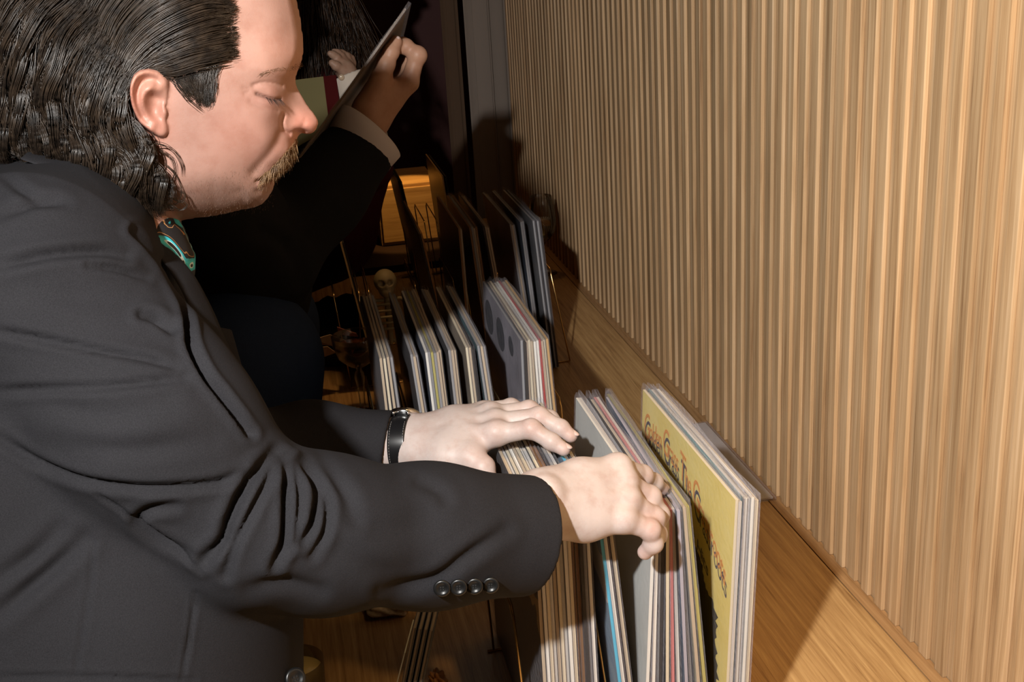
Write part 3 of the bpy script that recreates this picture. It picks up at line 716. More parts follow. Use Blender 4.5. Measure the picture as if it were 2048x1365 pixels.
# ---------------------------------------------------------------- the man in front: blazer
def fabric(name, c0, c1, scale=1200, rough=.85, bump=.3, sheen=.0):
    m = mat(name, c0, rough, spec=.14); k = NT(m); tc = k.n('ShaderNodeTexCoord')
    mp = k.n('ShaderNodeMapping'); mp.inputs['Rotation'].default_value = (.5, .3, .78); k.l(tc.outputs['Object'], mp.inputs[0])
    wv = k.n('ShaderNodeTexNoise', i_Scale=scale, i_Detail=2, i_Roughness=.7); k.l(mp.outputs[0], wv.inputs['Vector'])
    big = k.n('ShaderNodeTexNoise', i_Scale=9, i_Detail=3); k.l(tc.outputs['Object'], big.inputs['Vector'])
    mx = k.n('ShaderNodeMath', operation='MULTIPLY_ADD', i_1=.35); k.l(big.outputs[0], mx.inputs[0]); k.l(wv.outputs[0], mx.inputs[2])
    k.l(k.ramp(mx.outputs[0], [(.45, c0), (.9, c1)]), k.b.inputs['Base Color'])
    bp = k.n('ShaderNodeBump', i_Strength=bump, i_Distance=.0008); k.l(wv.outputs[0], bp.inputs['Height']); k.l(bp.outputs[0], k.b.inputs['Normal'])
    k.b.inputs['Sheen Weight'].default_value = sheen; k.b.inputs['Sheen Roughness'].default_value = .4
    return m
m_blazer = fabric('charcoal_wool', (.0118, .0116, .0134), (.0215, .0210, .0240))
def displace(W, Q, folds, eye=CAM):
    """press folds (photo polylines; width px, depth mm, negative depth raises) into the surface that faces the lens"""
    a, b, c, d = (W[Q[:, i]] for i in range(4)); N = np.cross(c - a, d - b); VN = np.zeros_like(W)
    for i in range(4): np.add.at(VN, Q[:, i], N)
    VN /= np.linalg.norm(VN, axis=1, keepdims=True) + 1e-12
    pr = project(W); fac = np.clip(((CAM - W) * VN).sum(1) / np.linalg.norm(CAM - W, axis=1) * 2.5, 0, 1)
    D = np.zeros(len(W))
    for pts, wd, dp in folds:
        sp = smooth_path(pts, 30); m = (pr[:, 0] > sp[:, 0].min() - 4 * wd) & (pr[:, 0] < sp[:, 0].max() + 4 * wd) & (pr[:, 1] > sp[:, 1].min() - 4 * wd) & (pr[:, 1] < sp[:, 1].max() + 4 * wd)
        if not m.any(): continue
        ds = line_dist(pr[m, 0], pr[m, 1], [tuple(q) for q in sp])
        e = np.minimum(np.hypot(pr[m, 0] - sp[0, 0], pr[m, 1] - sp[0, 1]), np.hypot(pr[m, 0] - sp[-1, 0], pr[m, 1] - sp[-1, 1]))
        tap = .35 + .65 * np.clip(e / (5 * wd), 0, 1)
        D[m] += tap * .001 * dp * (-gs(ds, wd) + .28 * gs(ds - 2.0 * wd, wd * 1.2))
    return W + VN * (D * fac)[:, None], VN
h = .0027
g = Grid((-.315, -.245, -.26), (.345, .42, .275), h)
out = [(-300, 1800), (-335, 1300), (-345, 900), (-325, 640), (-260, 440), (-170, 345), (-90, 313), (60, 318), (180, 348), (262, 440), (320, 500), (360, 545), (395, 600), (432, 680), (470, 760), (520, 850), (565, 930), (596, 1040), (609, 1180), (611, 1365), (600, 1560), (520, 1800)]
U, V = np.meshgrid(g.x[:, 0, 0], g.y[0, :, 0], indexing='ij')
pl = [BF.px(x, y, -.03)[:2] for x, y in out]
d = -poly_sdf(U, V, pl); t = np.clip(d / .16, 0, 1)
Hh = (.195 - .035 * np.clip((-V) / .2, 0, 1)) * np.sqrt(np.maximum(1 - (1 - t) ** 2, 0)); Hh = np.where(d < 0, d * 1.2, Hh)
gx, gy = np.gradient(Hh, h); G = np.sqrt(1 + np.clip(gx ** 2 + gy ** 2, 0, 8))
torso = (np.abs(g.z + .055) - Hh[:, :, None]) / G[:, :, None]
J = smin(torso, chain(g, [bl(185, 455, 1.00), bl(90, 560, .915)], [.056, .088], .04), .04)
arm = chain(g, [bl(80, 600, .905), bl(290, 860, .905), bl(475, 1040, .925)], [.088, .074, .064], .05)
fore = chain(g, [bl(470, 1050, .925), bl(640, 1068, .965), bl(860, 1072, 1.035), bl(1062, 1071, 1.092)], [.065, .0595, .0572, .0545], .03)
arm = smin(arm, fore, .022)
# cut the cuff flat and hollow it
ca = bl(1056, 1071, 1.090); cd = bl(1056, 1071, 1.090) - bl(860, 1076, 1.03); cd /= np.linalg.norm(cd)
cn = cd + np.array([.06, .10, 0.]); cn /= np.linalg.norm(cn)
cutp = (g.x - ca[0]) * cn[0] + (g.y - ca[1]) * cn[1] + (g.z - ca[2]) * cn[2]
arm = smax(arm, cutp, .003)
arm = smax(arm, -np.maximum(chain(g, [bl(900, 1072, 1.045), bl(1120, 1071, 1.11)], [.0480, .0475]), -(cutp + .05)), .002)
J = smin(J, arm, .010)
JV, JQ = surface_nets(J, g.lo, h); JQ = fix_winding(JV, JQ, BF.R); JW = BF.w(JV)
del J, arm, fore, torso, cutp
FOLDS = [([(0, 530), (40, 522), (110, 508), (200, 503), (250, 512)], 11, 6), ([(176, 532), (234, 539), (293, 556)], 7, 4), ([(285, 630), (312, 638), (345, 660)], 9, 9),
         ([(0, 664), (92, 681), (183, 699), (293, 718), (350, 735)], 8, 4), ([(0, 783), (120, 778), (220, 773), (366, 757)], 9, 3.5), ([(30, 580), (150, 590), (260, 600)], 26, 3),
         ([(0, 878), (86, 930), (180, 964), (300, 977), (428, 968), (484, 947)], 9, 5), ([(377, 1110), (334, 1088), (290, 1060), (274, 1041), (300, 1022), (350, 1012)], 10, 5),
         ([(548, 905), (493, 973), (462, 1037), (445, 1085), (408, 1120)], 11, 10), ([(560, 915), (520, 990), (470, 1090), (452, 1150)], 9, 6), ([(572, 922), (574, 994), (570, 1080), (548, 1135)], 9, 9),
         ([(588, 926), (598, 990), (592, 1070), (580, 1100)], 7, 5), ([(602, 925), (634, 985), (628, 1040), (606, 1085)], 9, 9), ([(618, 926), (655, 1000), (650, 1060), (625, 1110)], 9, 6),
         ([(640, 930), (690, 985), (712, 1040)], 14, 4), ([(840, 965), (880, 985), (890, 1000)], 12, 4), ([(1010, 1062), (930, 1117), (865, 1163), (760, 1185)], 13, 5), ([(690, 1100), (780, 1150), (870, 1165)], 22, 3), ([(660, 1020), (770, 1060), (850, 1050)], 25, 3),
         ([(500, 1180), (560, 1165), (640, 1180)], 14, 5), ([(120, 890), (260, 900), (420, 880)], 22, 3), ([(60, 800), (200, 830), (330, 815)], 22, 2.5),
         ([(193, 986), (266, 1037), (326, 1080), (386, 1127), (403, 1144)], 4.5, 2.2), ([(189, 1080), (178, 1190), (150, 1354)], 4.5, 1.8), ([(392, 1187), (380, 1270), (364, 1358)], 4.5, 1.8),
         ([(0, 1225), (107, 1135), (165, 1080)], 16, 7), ([(0, 1160), (70, 1110), (120, 1062)], 16, 6), ([(0, 1354), (200, 1356), (390, 1362)], 5, 2.5),
         ([(268, 462), (319, 520), (350, 571), (370, 615), (376, 663), (384, 698), (410, 750), (445, 795), (500, 868)], 8, 11),
         ([(0, 345), (60, 390), (110, 400)], 10, 4), ([(0, 430), (70, 408), (130, 405)], 10, 4)]
JW, _ = displace(JW, JQ, FOLDS)
# left sleeve
g = Grid((-.12, -.10, -.48), (.24, .12, -.14), .0027)
s2 = chain(g, [bl(290, 600, 1.22), bl(430, 940, 1.30), bl(620, 893, 1.365), bl(790, 889, 1.365)], [.075, .058, .044, .0388], .04)
ca = bl(776, 889, 1.364); cd = bl(776, 889, 1.364) - bl(600, 893, 1.365); cd /= np.linalg.norm(cd); cd = cd + np.array([0, .18, 0]); cd /= np.linalg.norm(cd)
cutp = (g.x - ca[0]) * cd[0] + (g.y - ca[1]) * cd[1] + (g.z - ca[2]) * cd[2]
s2 = smax(s2, cutp, .003); s2 = smax(s2, -np.maximum(cone(g, bl(650, 892, 1.366), bl(820, 889, 1.365), .0340, .0340), -(cutp + .04)), .002)
SV, SQ = surface_nets(s2, g.lo, g.h); SQ = fix_winding(SV, SQ, BF.R)
# skirt of the blazer below the frame and the trousers, down to the floor
JA = np.concatenate([JW, BF.w(SV)]); QA = np.concatenate([JQ, SQ + len(JW)])
blazer = link('blazer', new_mesh('blazer', JA - MO, QA, True), m_blazer, man)

def ribbon(name, left, right, dl, dr, m, parent, org, bulge=.006, thick=.0025, n=40, w_=7):
    Lp = smooth_path(left, n); Rp = smooth_path(right, n); dl = np.interp(np.linspace(0, 1, n), np.linspace(0, 1, len(dl)), dl); dr = np.interp(np.linspace(0, 1, n), np.linspace(0, 1, len(dr)), dr)
    V = []
    for s_ in (0, 1):
        for i in range(n):
            A = at(Lp[i, 0], Lp[i, 1], dl[i]); B = at(Rp[i, 0], Rp[i, 1], dr[i]); vd = A - CAM; vd /= np.linalg.norm(vd)
            for j in range(w_):
                f = j / (w_ - 1); V.append(A + (B - A) * f - vd * (bulge * math.sin(math.pi * min(1, f * .9 + .02)) - s_ * thick) - org)
    idx = np.arange(2 * n * w_).reshape(2, n, w_); F = []
    for s_ in (0, 1):
        q = np.stack([idx[s_, :-1, :-1], idx[s_, :-1, 1:], idx[s_, 1:, 1:], idx[s_, 1:, :-1]], -1).reshape(-1, 4); F.append(q if s_ else q[:, ::-1])
    e = lambda A, B: np.stack([A[:-1], B[:-1], B[1:], A[1:]], -1)
    F += [e(idx[0, :, 0], idx[1, :, 0]), e(idx[1, :, -1], idx[0, :, -1]), e(idx[1, 0], idx[0, 0]), e(idx[0, -1], idx[1, -1])]
    return link(name, new_mesh(name, np.array(V), np.concatenate(F), True), m, parent)
ribbon('lapel', [(255, 446), (292, 478), (325, 524), (356, 570), (375, 612), (382, 663), (390, 700), (418, 755), (455, 810), (505, 880)],
       [(270, 440), (322, 478), (352, 508), (390, 553), (426, 620), (445, 665), (464, 705), (512, 795), (548, 860), (566, 905)],
       [.965, .955, .945, .94, .94, .94, .945, .955, .965, .98], [1.0, 1.0, .995, .985, .985, .99, .99, 1.0, 1.0, 1.0], m_blazer, blazer, MO)
# jacket collar round the back of the neck
ribbon('collar', [(40, 318), (110, 345), (180, 385), (240, 430), (292, 480)], [(60, 300), (130, 322), (200, 360), (262, 412), (322, 478)],
       [.93, .925, .93, .94, .955], [.96, .95, .955, .965, .985], m_blazer, blazer, MO, bulge=.008)
# buttons
m_btn = mat('black_button', (.006, .006, .006), .34, spec=.4)
def button(px, py, depth, r, parent, n_=None, name='button'):
    c = at(px, py, depth); nrm = np.array(n_ if n_ is not None else -ray(px, py)); nrm /= np.linalg.norm(nrm)
    prof = [(.0001, .22), (.20, .22), (.50, .24), (.62, .42), (.80, .46), (.94, .34), (1.0, .15), (.95, 0), (.6, -.2), (.0001, -.25)]
    o = lathe(name, [(a * r, b * r * .62) for a, b in prof], m_btn, parent, 28)
    o.rotation_mode = 'QUATERNION'; o.rotation_quaternion = Vector(nrm).to_track_quat('Z', 'Y'); o.location = Vector(c - MO)
    for i in range(4):
        a = math.pi / 4 + i * math.pi / 2
        bm = bmesh.new(); bmesh.ops.create_cone(bm, cap_ends=True, segments=8, radius1=r * .09, radius2=r * .09, depth=r * .1)
        bmesh.ops.translate(bm, vec=(r * .2 * math.cos(a), r * .2 * math.sin(a), r * .16), verts=bm.verts)
        bm_obj('thread_hole', bm, mat('button_hole', (.004, .004, .004), .6), o)
    return o
# drop each button on the blazer surface: nearest mesh point along the view ray
def surf_depth(px, py):
    pr = project(JA); m = np.hypot(pr[:, 0] - px, pr[:, 1] - py) < 9
    return float(((JA[m] - CAM) @ CW).min()) if m.any() else 1.0
for (bx, by) in ((884, 1177), (917, 1175), (949, 1173), (981, 1171)):
    button(bx, by, surf_depth(bx, by) - .0015, .0072, man, -ray(bx, by) + CU * -.35)
button(590, 1358, surf_depth(585, 1355) - .002, .0090, man, -ray(590, 1358) + CR * .5)

# shirt with a leaf print
m_shirt = mat('leaf_print_shirt', (.01, .01, .01), .7); k = NT(m_shirt); tc = k.n('ShaderNodeTexCoord')
mp = k.n('ShaderNodeMapping'); mp.inputs['Scale'].default_value = (22, 22, 20); k.l(tc.outputs['Object'], mp.inputs[0])
nz = k.n('ShaderNodeTexNoise', i_Scale=1.0, i_Detail=1.5, i_Distortion=1.2); k.l(mp.outputs[0], nz.inputs['Vector'])
k.l(k.ramp(nz.outputs[0], [(.0, (.008, .008, .010)), (.46, (.008, .008, .010)), (.475, (.45, .22, .08)), (.49, (.008, .01, .012)), (.55, (.03, .42, .50)), (.60, (.05, .55, .62)), (.64, (.6, .75, .75)), (.66, (.01, .01, .01))], 'CONSTANT'), k.b.inputs['Base Color'])
h = .003; g = Grid((-.09, -.21, -.13), (.04, -.08, .09), h)
pl = [BF.px(x, y, -.02)[:2] for x, y in [(250, 400), (330, 425), (362, 440), (374, 470), (389, 508), (390, 530), (384, 562), (380, 590), (300, 600), (220, 500)]]
U, V = np.meshgrid(g.x[:, 0, 0], g.y[0, :, 0], indexing='ij'); d = -poly_sdf(U, V, pl); t = np.clip(d / .04, 0, 1)
Hh = np.where(d < 0, d, .062 * np.sqrt(np.maximum(1 - (1 - t) ** 2, 0))); gx, gy = np.gradient(Hh, h)
F = (np.abs(g.z + .03) - Hh[:, :, None]) / np.sqrt(1 + np.clip(gx ** 2 + gy ** 2, 0, 8))[:, :, None]
V, Q = surface_nets(F, g.lo, h); link('shirt', new_mesh('shirt', BF.w(V) - MO, fix_winding(V, Q, BF.R), True), m_shirt, man)
# trousers and shoes (below the frame, carrying the figure)
m_trous = fabric('black_trousers', (.012, .012, .014), (.02, .02, .022))
g = Grid((-.62, .62, .0), (.02, 1.38, 1.02), .011)
tr_ = None
for y in (.90, 1.08):
    c = chain(g, [(-.22, y, .98), (-.33, y, .50), (-.36, y, .09)], [.115, .072, .055], .03); tr_ = c if tr_ is None else smin(tr_, c, .03)
tr_ = smax(tr_, -(g.z - .05), .01); tr_ = smax(tr_, g.x + .14 - .0 * g.z, .01)
V, Q = surface_nets(tr_, g.lo, g.h); link('trousers', new_mesh('trousers', V - MO, Q, True), m_trous, man)
for y in (.90, 1.08):
    g = Grid((-.46, y - .07, -.01), (-.14, y + .07, .12), .005)
    f = smin(cone(g, (-.40, y, .045), (-.24, y, .035), .042, .035), cone(g, (-.36, y, .09), (-.36, y, .06), .05, .045), .02); f = smax(f, -(g.z - .002), .003)
    V, Q = surface_nets(f, g.lo, g.h); link('shoe', new_mesh('shoe', V - MO, Q, True), mat('shoe_black', (.015, .014, .014), .3), man)

# wristwatch
wc = at(806, 889, 1.3605); ax = at(840, 889, 1.358) - at(760, 890, 1.366); ax /= np.linalg.norm(ax)
e1 = CU - (CU @ ax) * ax; e1 /= np.linalg.norm(e1); e2 = np.cross(ax, e1)
watch = empty('wristwatch', Vector(wc), 'steel wristwatch on a black stitched leather strap round the left wrist', 'watch')
def band(name, r0, r1, hw, m, parent, a0=0, a1=2 * math.pi, n=48):
    a = np.linspace(a0, a1, n); V = []
    for rr, s_ in ((r0, -1), (r1, -1), (r1, -.8), (r1 + .0006, 0), (r1, .8), (r1, 1), (r0, 1)):
        V.append(e1 * np.cos(a)[:, None] * rr + e2 * np.sin(a)[:, None] * rr * 1.0 + ax * s_ * hw)
    V = np.array(V); kx = len(V); i = np.arange(kx * n).reshape(kx, n)
    q = np.concatenate([np.stack([i[j, :-1], i[j, 1:], i[(j + 1) % kx, 1:], i[(j + 1) % kx, :-1]], -1) for j in range(kx)])
    return link(name, new_mesh(name, V.reshape(-1, 3), q, True), m, parent)
m_leather = mat('strap_leather', (.008, .008, .009), .28, spec=.55); m_steel = mat('watch_steel', (.72, .72, .72), .18, metal=1.)
st = band('strap', .0296, .0324, .0098, m_leather, watch)
V, q = tubes(np.array([[ (e1 * math.cos(a) + e2 * math.sin(a)) * .0327 + ax * s_ * .0078 for a in (a0, a0 + .03, a0 + .06)] for s_ in (-1, 1) for a0 in np.arange(.6, 5.7, .10)]), np.array([.00028] * 3), 4)
tag(link('stitching', new_mesh('stitching', V, q), mat('stitch_thread', (.25, .24, .23), .8), st), kind='stuff')
face = e1 * .93 + e2 * (.36 if (e2 @ CW) > 0 else -.36); face /= np.linalg.norm(face)
cse = lathe('case', [(.0001, -.004), (.014, -.004), (.0175, -.002), (.0178, .002), (.0165, .004), (.0150, .0044), (.0001, .0042)], m_steel, watch, 40)
qr = Vector(face).to_track_quat('Z', 'Y')
for o_, off_ in ((cse, .0345),):
    o_.rotation_mode = 'QUATERNION'; o_.rotation_quaternion = qr; o_.location = Vector(face * off_)
dial = lathe('dial', [(.0001, .0046), (.0140, .0046), (.0141, .0043)], mat('watch_dial', (.75, .74, .70), .4), cse, 32)
cry = lathe('crystal', [(.0001, .0062), (.010, .0060), (.0146, .0050), (.0148, .0044)], mat('watch_crystal', (1, 1, 1), .02, **{'Transmission Weight': 1.0}), cse, 32)
ft = np.cross(face, ax)
for s_ in (-1, 1):
    for t_ in (-1, 1):
        p = face * .0335 + ft * s_ * .0155 + ax * t_ * .0085
        tube_obj('lug', np.array([p, p + ft * s_ * .006 - face * .0035]), .0018, m_steel, watch)
p = face * .0345 + ax * .0178; tube_obj('crown', np.array([p, p + ax * .004]), .0026, m_steel, watch, sides=12)
bk = [(-.010, -.006), (.010, -.006), (.010, .006), (-.010, .006), (-.010, -.006)]
dn = -e1
tube_obj('buckle', np.array([dn * .0342 + ax * x * 1.25 + e2 * y for x, y in bk]), .0015, m_steel, watch)
# ---------------------------------------------------------------- hair, moustache, brows of the man in front
def hair_mat(name, c0, c1, rough=.36, spec=.55):
    m = mat(name, c0, rough, spec=spec); k = NT(m); tc = k.n('ShaderNodeTexCoord')
    nz = k.n('ShaderNodeTexNoise', i_Scale=120, i_Detail=2); k.l(tc.outputs['Object'], nz.inputs['Vector']); k.l(k.ramp(nz.outputs[0], [(.35, c0), (.7, c1)]), k.b.inputs['Base Color'])
    return m
m_hair = hair_mat('dark_brown_hair', (.012, .008, .0055), (.038, .025, .016), .36)
def shell_tps(ctl):
    P = [HF.px(x, y, c * .9)[:2] for x, y, c in ctl]; v = [c for *_, c in ctl]
    return P, v
HC = [(300, 100, .079), (250, 200, .081), (250, 300, .079), (300, 360, .073), (345, 415, .058), (200, 350, .070), (100, 320, .055), (0, 280, .045), (0, 100, .052), (100, 50, .066), (-90, 100, .025), (200, -100, .062), (400, 50, .0785), (460, 50, .0705),
      (412, 190, .0755), (350, 150, .0785), (300, -190, .02), (420, -100, .079), (370, -50, .082), (300, -100, .078), (330, -210, .05), (150, -170, .045), (470, 105, .069), (100, 200, .066), (-60, 250, .03), (270, 430, .06), (330, 330, .072)]
hp, hv = shell_tps(HC)
def shell(x, y):
    """hair shell height for arrays of photo pixels -> local points"""
    q = np.array([HF.px(a, b, .065)[:2] for a, b in zip(np.ravel(x), np.ravel(y))])
    c = tps(hp, hv, q[:, 0], q[:, 1], 1e-3)
    q2 = np.array([HF.px(a, b, float(cc)) for a, b, cc in zip(np.ravel(x), np.ravel(y), c)])
    return q2
# dense under-volume of the hair
h = .0026
a = np.arange(-.30, .05, h); b = np.arange(-.185, .125, h); c = np.arange(-.10, .10, h)
U, V = np.meshgrid(a, b, indexing='ij')
outl = [(466, -110), (446, 0), (442, 35), (444, 86), (446, 102), (434, 111), (412, 120), (384, 130), (356, 138), (334, 144), (297, 131), (268, 148), (254, 190), (261, 226), (275, 256), (299, 276), (316, 290), (322, 320), (326, 360), (334, 395), (342, 418), (322, 436), (270, 424), (200, 384), (120, 345), (60, 328), (-60, 318), (-125, 250), (-130, 150), (-105, 30), (-55, -80), (20, -165), (120, -225), (240, -255), (350, -260), (430, -250), (462, -212)]  # crown above the frame raised so its shadow reaches the second man's hand
pl = [HF.px(x, y, .06)[:2] for x, y in outl]; d = -poly_sdf(U, V, pl); t = np.clip(d / .018, 0, 1)
sh = tps(hp, hv, U, V, 1e-3) - .006
Hh = sh - .006 * (1 - t) ** 2 + .0030 * np.sin(U * 310 + 5 * np.sin(V * 90)) * np.sin(V * 190 + 4 * np.sin(U * 110)) * t
Hh = np.where(d < 0, d * 1.5, np.minimum(Hh, np.maximum(d * 14, .0)))
gx, gy = np.gradient(Hh, h); G = np.sqrt(1 + np.clip(gx ** 2 + gy ** 2, 0, 10))
F = (np.abs(c)[None, None, :] - Hh[:, :, None]) / G[:, :, None]
V3, Q3 = surface_nets(F, (a[0], b[0], c[0]), h)
hair = link('hair', new_mesh('hair', HF.w(V3) - MO, fix_winding(V3, Q3, HF.R), True), mat('hair_under_volume', (.010, .007, .005), .75, spec=.25), man)
# locks: guides from root to tip in photo pixels
GA = [[(464, 108), (442, 112), (398, 124), (350, 140), (312, 143), (282, 148), (262, 178), (250, 230)], [(462, 84), (434, 88), (384, 98), (334, 118), (296, 132), (266, 150), (250, 190), (246, 250)],
      [(458, 40), (418, 46), (368, 64), (318, 92), (282, 122), (256, 155), (240, 200), (250, 262)], [(458, 0), (404, -4), (334, 22), (282, 62), (250, 108), (232, 165), (222, 220), (238, 280)],
      [(462, -60), (380, -66), (300, -28), (242, 32), (212, 98), (196, 170), (190, 235), (206, 300)], [(440, -130), (340, -125), (250, -70), (190, 0), (160, 80), (150, 160), (150, 235), (170, 310)]]
GB = [[(262, 150), (242, 200), (252, 250), (284, 288), (304, 330), (322, 372), (345, 418)], [(250, 130), (220, 190), (222, 250), (256, 300), (282, 350), (300, 400), (338, 432)], [(236, 90), (196, 160), (190, 230), (214, 290), (246, 345), (262, 395), (310, 440)],
      [(214, 50), (164, 120), (146, 190), (160, 260), (192, 320), (218, 370), (262, 425)], [(190, 0), (122, 70), (96, 145), (98, 220), (124, 285), (160, 335), (205, 385)], [(160, -50), (72, 15), (40, 95), (34, 175), (50, 250), (84, 305), (130, 350)],
      [(120, -90), (22, -30), (-16, 60), (-22, 145), (-10, 225), (22, 285), (60, 325)], [(90, -120), (-20, -70), (-66, 20), (-80, 110), (-70, 195), (-40, 265), (0, 312)]]
GS = [[(442, 112), (432, 128), (424, 150), (424, 176), (420, 204)], [(420, 118), (416, 138), (413, 160), (414, 184), (413, 212)], [(396, 128), (394, 146), (396, 166), (402, 186), (406, 209)], [(366, 138), (370, 152), (380, 170), (392, 186), (400, 200)], [(340, 140), (346, 150), (358, 164), (372, 178), (384, 190)]]
def locks(guides, n_clump, per, wave, freq, spread, rad, K=22, lift=(-.004, .004), tip=1.0, wgrow=True, ragged=.02):
    """clumped wavy strands: list of world polylines"""
    gd = [smooth_path(g_, K) for g_ in guides]; out = []; RR = []
    tt = np.linspace(0, 1, K)
    for ci in range(n_clump):
        f = rng.random() * (len(gd) - 1); i = min(int(f), len(gd) - 2); f -= i
        base = gd[i] * (1 - f) + gd[i + 1] * f
        base = base + rng.normal(0, 3, 2)
        ln = .72 + .28 * rng.random(); s0 = rng.random() * .08 + ragged * rng.random()
        ti = np.clip(s0 + tt * ln, 0, 1) * (K - 1); j = np.minimum(ti.astype(int), K - 2); fr = (ti - j)[:, None]; base = base[j] * (1 - fr) + base[j + 1] * fr
        tg = np.gradient(base, axis=0); tg /= np.linalg.norm(tg, axis=1, keepdims=True) + 1e-9; nm = np.stack([-tg[:, 1], tg[:, 0]], 1)
        ph = rng.random() * 6.28; fq = freq * (.8 + .4 * rng.random()); A = wave * (.6 + .8 * rng.random()); gr = (tt ** .8) if wgrow else np.ones(K)
        cb = base + nm * (A * np.sin(ph + fq * 6.28 * tt) * gr)[:, None]; zl = lift[0] + (lift[1] - lift[0]) * rng.random()
        loc = shell(cb[:, 0], cb[:, 1]); loc[:, 2] += zl + A * .00026 * np.cos(ph + fq * 6.28 * tt) * gr
        t3 = np.gradient(loc, axis=0); t3 /= np.linalg.norm(t3, axis=1, keepdims=True) + 1e-12; n3 = np.cross(t3, [0, 0, 1.]); n3 /= np.linalg.norm(n3, axis=1, keepdims=True) + 1e-12
        for s_ in range(per):
            u_, v_ = rng.normal(0, 1, 2); sp = spread * (1 - .55 * tt * tip); dph = rng.normal(0, .5)
            P = loc + n3 * (u_ * sp + .0006 * np.sin(dph + fq * 7 * tt))[:, None]; P[:, 2] += np.clip(v_, -1.2, 1.5) * sp * .45
            out.append(HF.w(P) - MO); RR.append(rad * (.7 + .6 * rng.random()) * np.clip(np.minimum(.2 + tt * 7, (1.02 - tt) * 5), .12, 1))
    return out, RR
def strand_obj(name, out, RR, m, parent, kind='stuff', sides=3):
    V, q = tubes(np.array(out), np.array(RR), sides); return tag(link(name, new_mesh(name, V, q, True), m, parent), kind=kind)
o1, r1 = locks(GA, 100, 20, 2.5, 1.2, .0034, .00034, K=30, lift=(-.003, .002))
o2, r2 = locks(GB, 150, 30, 19.0, 1.9, .0038, .00036, K=30, lift=(-.006, .010))
GT = [[(458, -60), (420, -130), (350, -190), (250, -205), (140, -165), (50, -85), (-10, 20), (-50, 140)], [(456, -100), (430, -190), (350, -235), (240, -235), (120, -205), (20, -140), (-50, -50), (-95, 60)], [(440, -130), (340, -125), (230, -100), (130, -50), (50, 20), (0, 100), (-30, 180), (-40, 250)]]
o7, r7 = locks(GT, 90, 18, 4.0, 1.3, .0040, .0004, K=30, lift=(-.002, .006))
far = [(HF.w(HF.l(p + MO) * np.array([1, 1, -1.])) - MO) for p in (o1 + o2 + o7)[::3]]; rfar = [r_ * 1.3 for r_ in (r1 + r2 + r7)[::3]]
strand_obj('hair_strands', o1 + o2 + o7 + far, r1 + r2 + r7 + rfar, m_hair, hair)
o3, r3 = locks(GS, 95, 8, 2.2, 1.0, .0022, .00017, K=22, lift=(-.0045, -.0015), tip=.2, ragged=.18)
strand_obj('sideburn_strands', o3, r3, m_hair, hair)
o6, r6 = locks([[(483, 108), (462, 110), (436, 114), (404, 122)], [(481, 86), (462, 88), (430, 92), (392, 98)], [(476, 40), (460, 42), (430, 46), (394, 56)], [(477, 0), (462, 0), (430, 0), (396, 0)], [(474, -60), (460, -60), (430, -62), (396, -64)]], 170, 7, 1.5, 1.0, .0026, .00018, lift=(-.004, -.001), tip=.2, ragged=.45)
strand_obj('hairline_strands', o6, r6, m_hair, hair)
loose = [[(322, 300), (345, 318), (352, 345), (345, 372), (356, 398), (366, 412)], [(328, 330), (350, 352), (362, 385), (352, 410), (338, 402)], [(300, 285), (330, 290), (352, 306), (366, 330), (368, 352)], [(325, 380), (345, 398), (364, 404), (368, 388), (356, 384)], [(340, 410), (360, 420), (372, 410), (362, 400)], [(352, 168), (366, 186), (378, 200), (392, 212), (405, 222)]]
o4, r4 = [], []
for L_l in loose:
    for s_ in range(5):
        p = smooth_path(L_l, 22) + rng.normal(0, 2.2, 2); o4.append(HF.w(shell(p[:, 0], p[:, 1]) + [0, 0, .001]) - MO); r4.append(.00022 * np.clip((1.02 - np.linspace(0, 1, 22)) * 5, .2, 1))
strand_obj('loose_curls', o4, r4, m_hair, hair)
# short hairs placed on the face surface
def face_hairs(name, roots, dirs, ln, rad, m, K=6, curl=.25, out_=.5):
    out, RR = [], []
    for (x, y), (dx, dy) in zip(roots, dirs):
        q = HF.px(x, y, .03); 
        for _ in range(3): q = HF.px(x, y, float(head_h(np.array([q[0]]), np.array([q[1]]))[0]))
        dd = np.array([dx, dy, 0.]); dd /= np.linalg.norm(dd) + 1e-9; l_ = ln * (.6 + .7 * rng.random()); t_ = np.linspace(0, 1, K)[:, None]
        P = q + dd * l_ * t_ + np.array([0, 0, 1.]) * l_ * (out_ * t_ - curl * out_ * 2 * t_ ** 2) + np.array([0, 1., 0]) * l_ * curl * t_ ** 2
        out.append(HF.w(P) - MO); RR.append(rad * np.linspace(1, .25, K))
    V, q = tubes(np.array(out), np.array(RR), 3); return tag(link(name, new_mesh(name, V, q, True), m, man), kind='stuff')
m_must = hair_mat('sandy_moustache', (.15, .08, .032), (.34, .20, .09), .45, .4)
top = smooth_path([(594, 276), (586, 288), (572, 304), (556, 322), (538, 340), (524, 352)], 40); bot = smooth_path([(592, 300), (584, 314), (572, 328), (558, 340), (546, 350), (528, 362)], 40)
ro, di = [], []
for i in range(1300):
    t_ = rng.random() * 39; j = int(t_); f = rng.random() ** .8; p = top[j] * (1 - f) + bot[j] * f + rng.normal(0, 1.5, 2); ro.append(p); di.append((-.25 - .5 * t_ / 39 + rng.normal(0, .25), 1.0 + rng.normal(0, .2)))
face_hairs('moustache', ro, di, .0075, .00022, m_must)
ro, di = [], []
for i in range(1200):
    x = rng.uniform(345, 548); y = rng.uniform(300, 432)
    if y > 300 + .28 * (x - 345) * 0 and y > 318 - .0 * x and y > 470 - x * .28 and y < 434 - max(0, x - 440) * .12: ro.append((x, y)); di.append((-.4 + rng.normal(0, .4), .8))
face_hairs('stubble', ro, di, .0013, .00007, hair_mat('stubble_hair', (.14, .08, .05), (.26, .16, .10), .5, .3), K=3)
ro, di = [], []
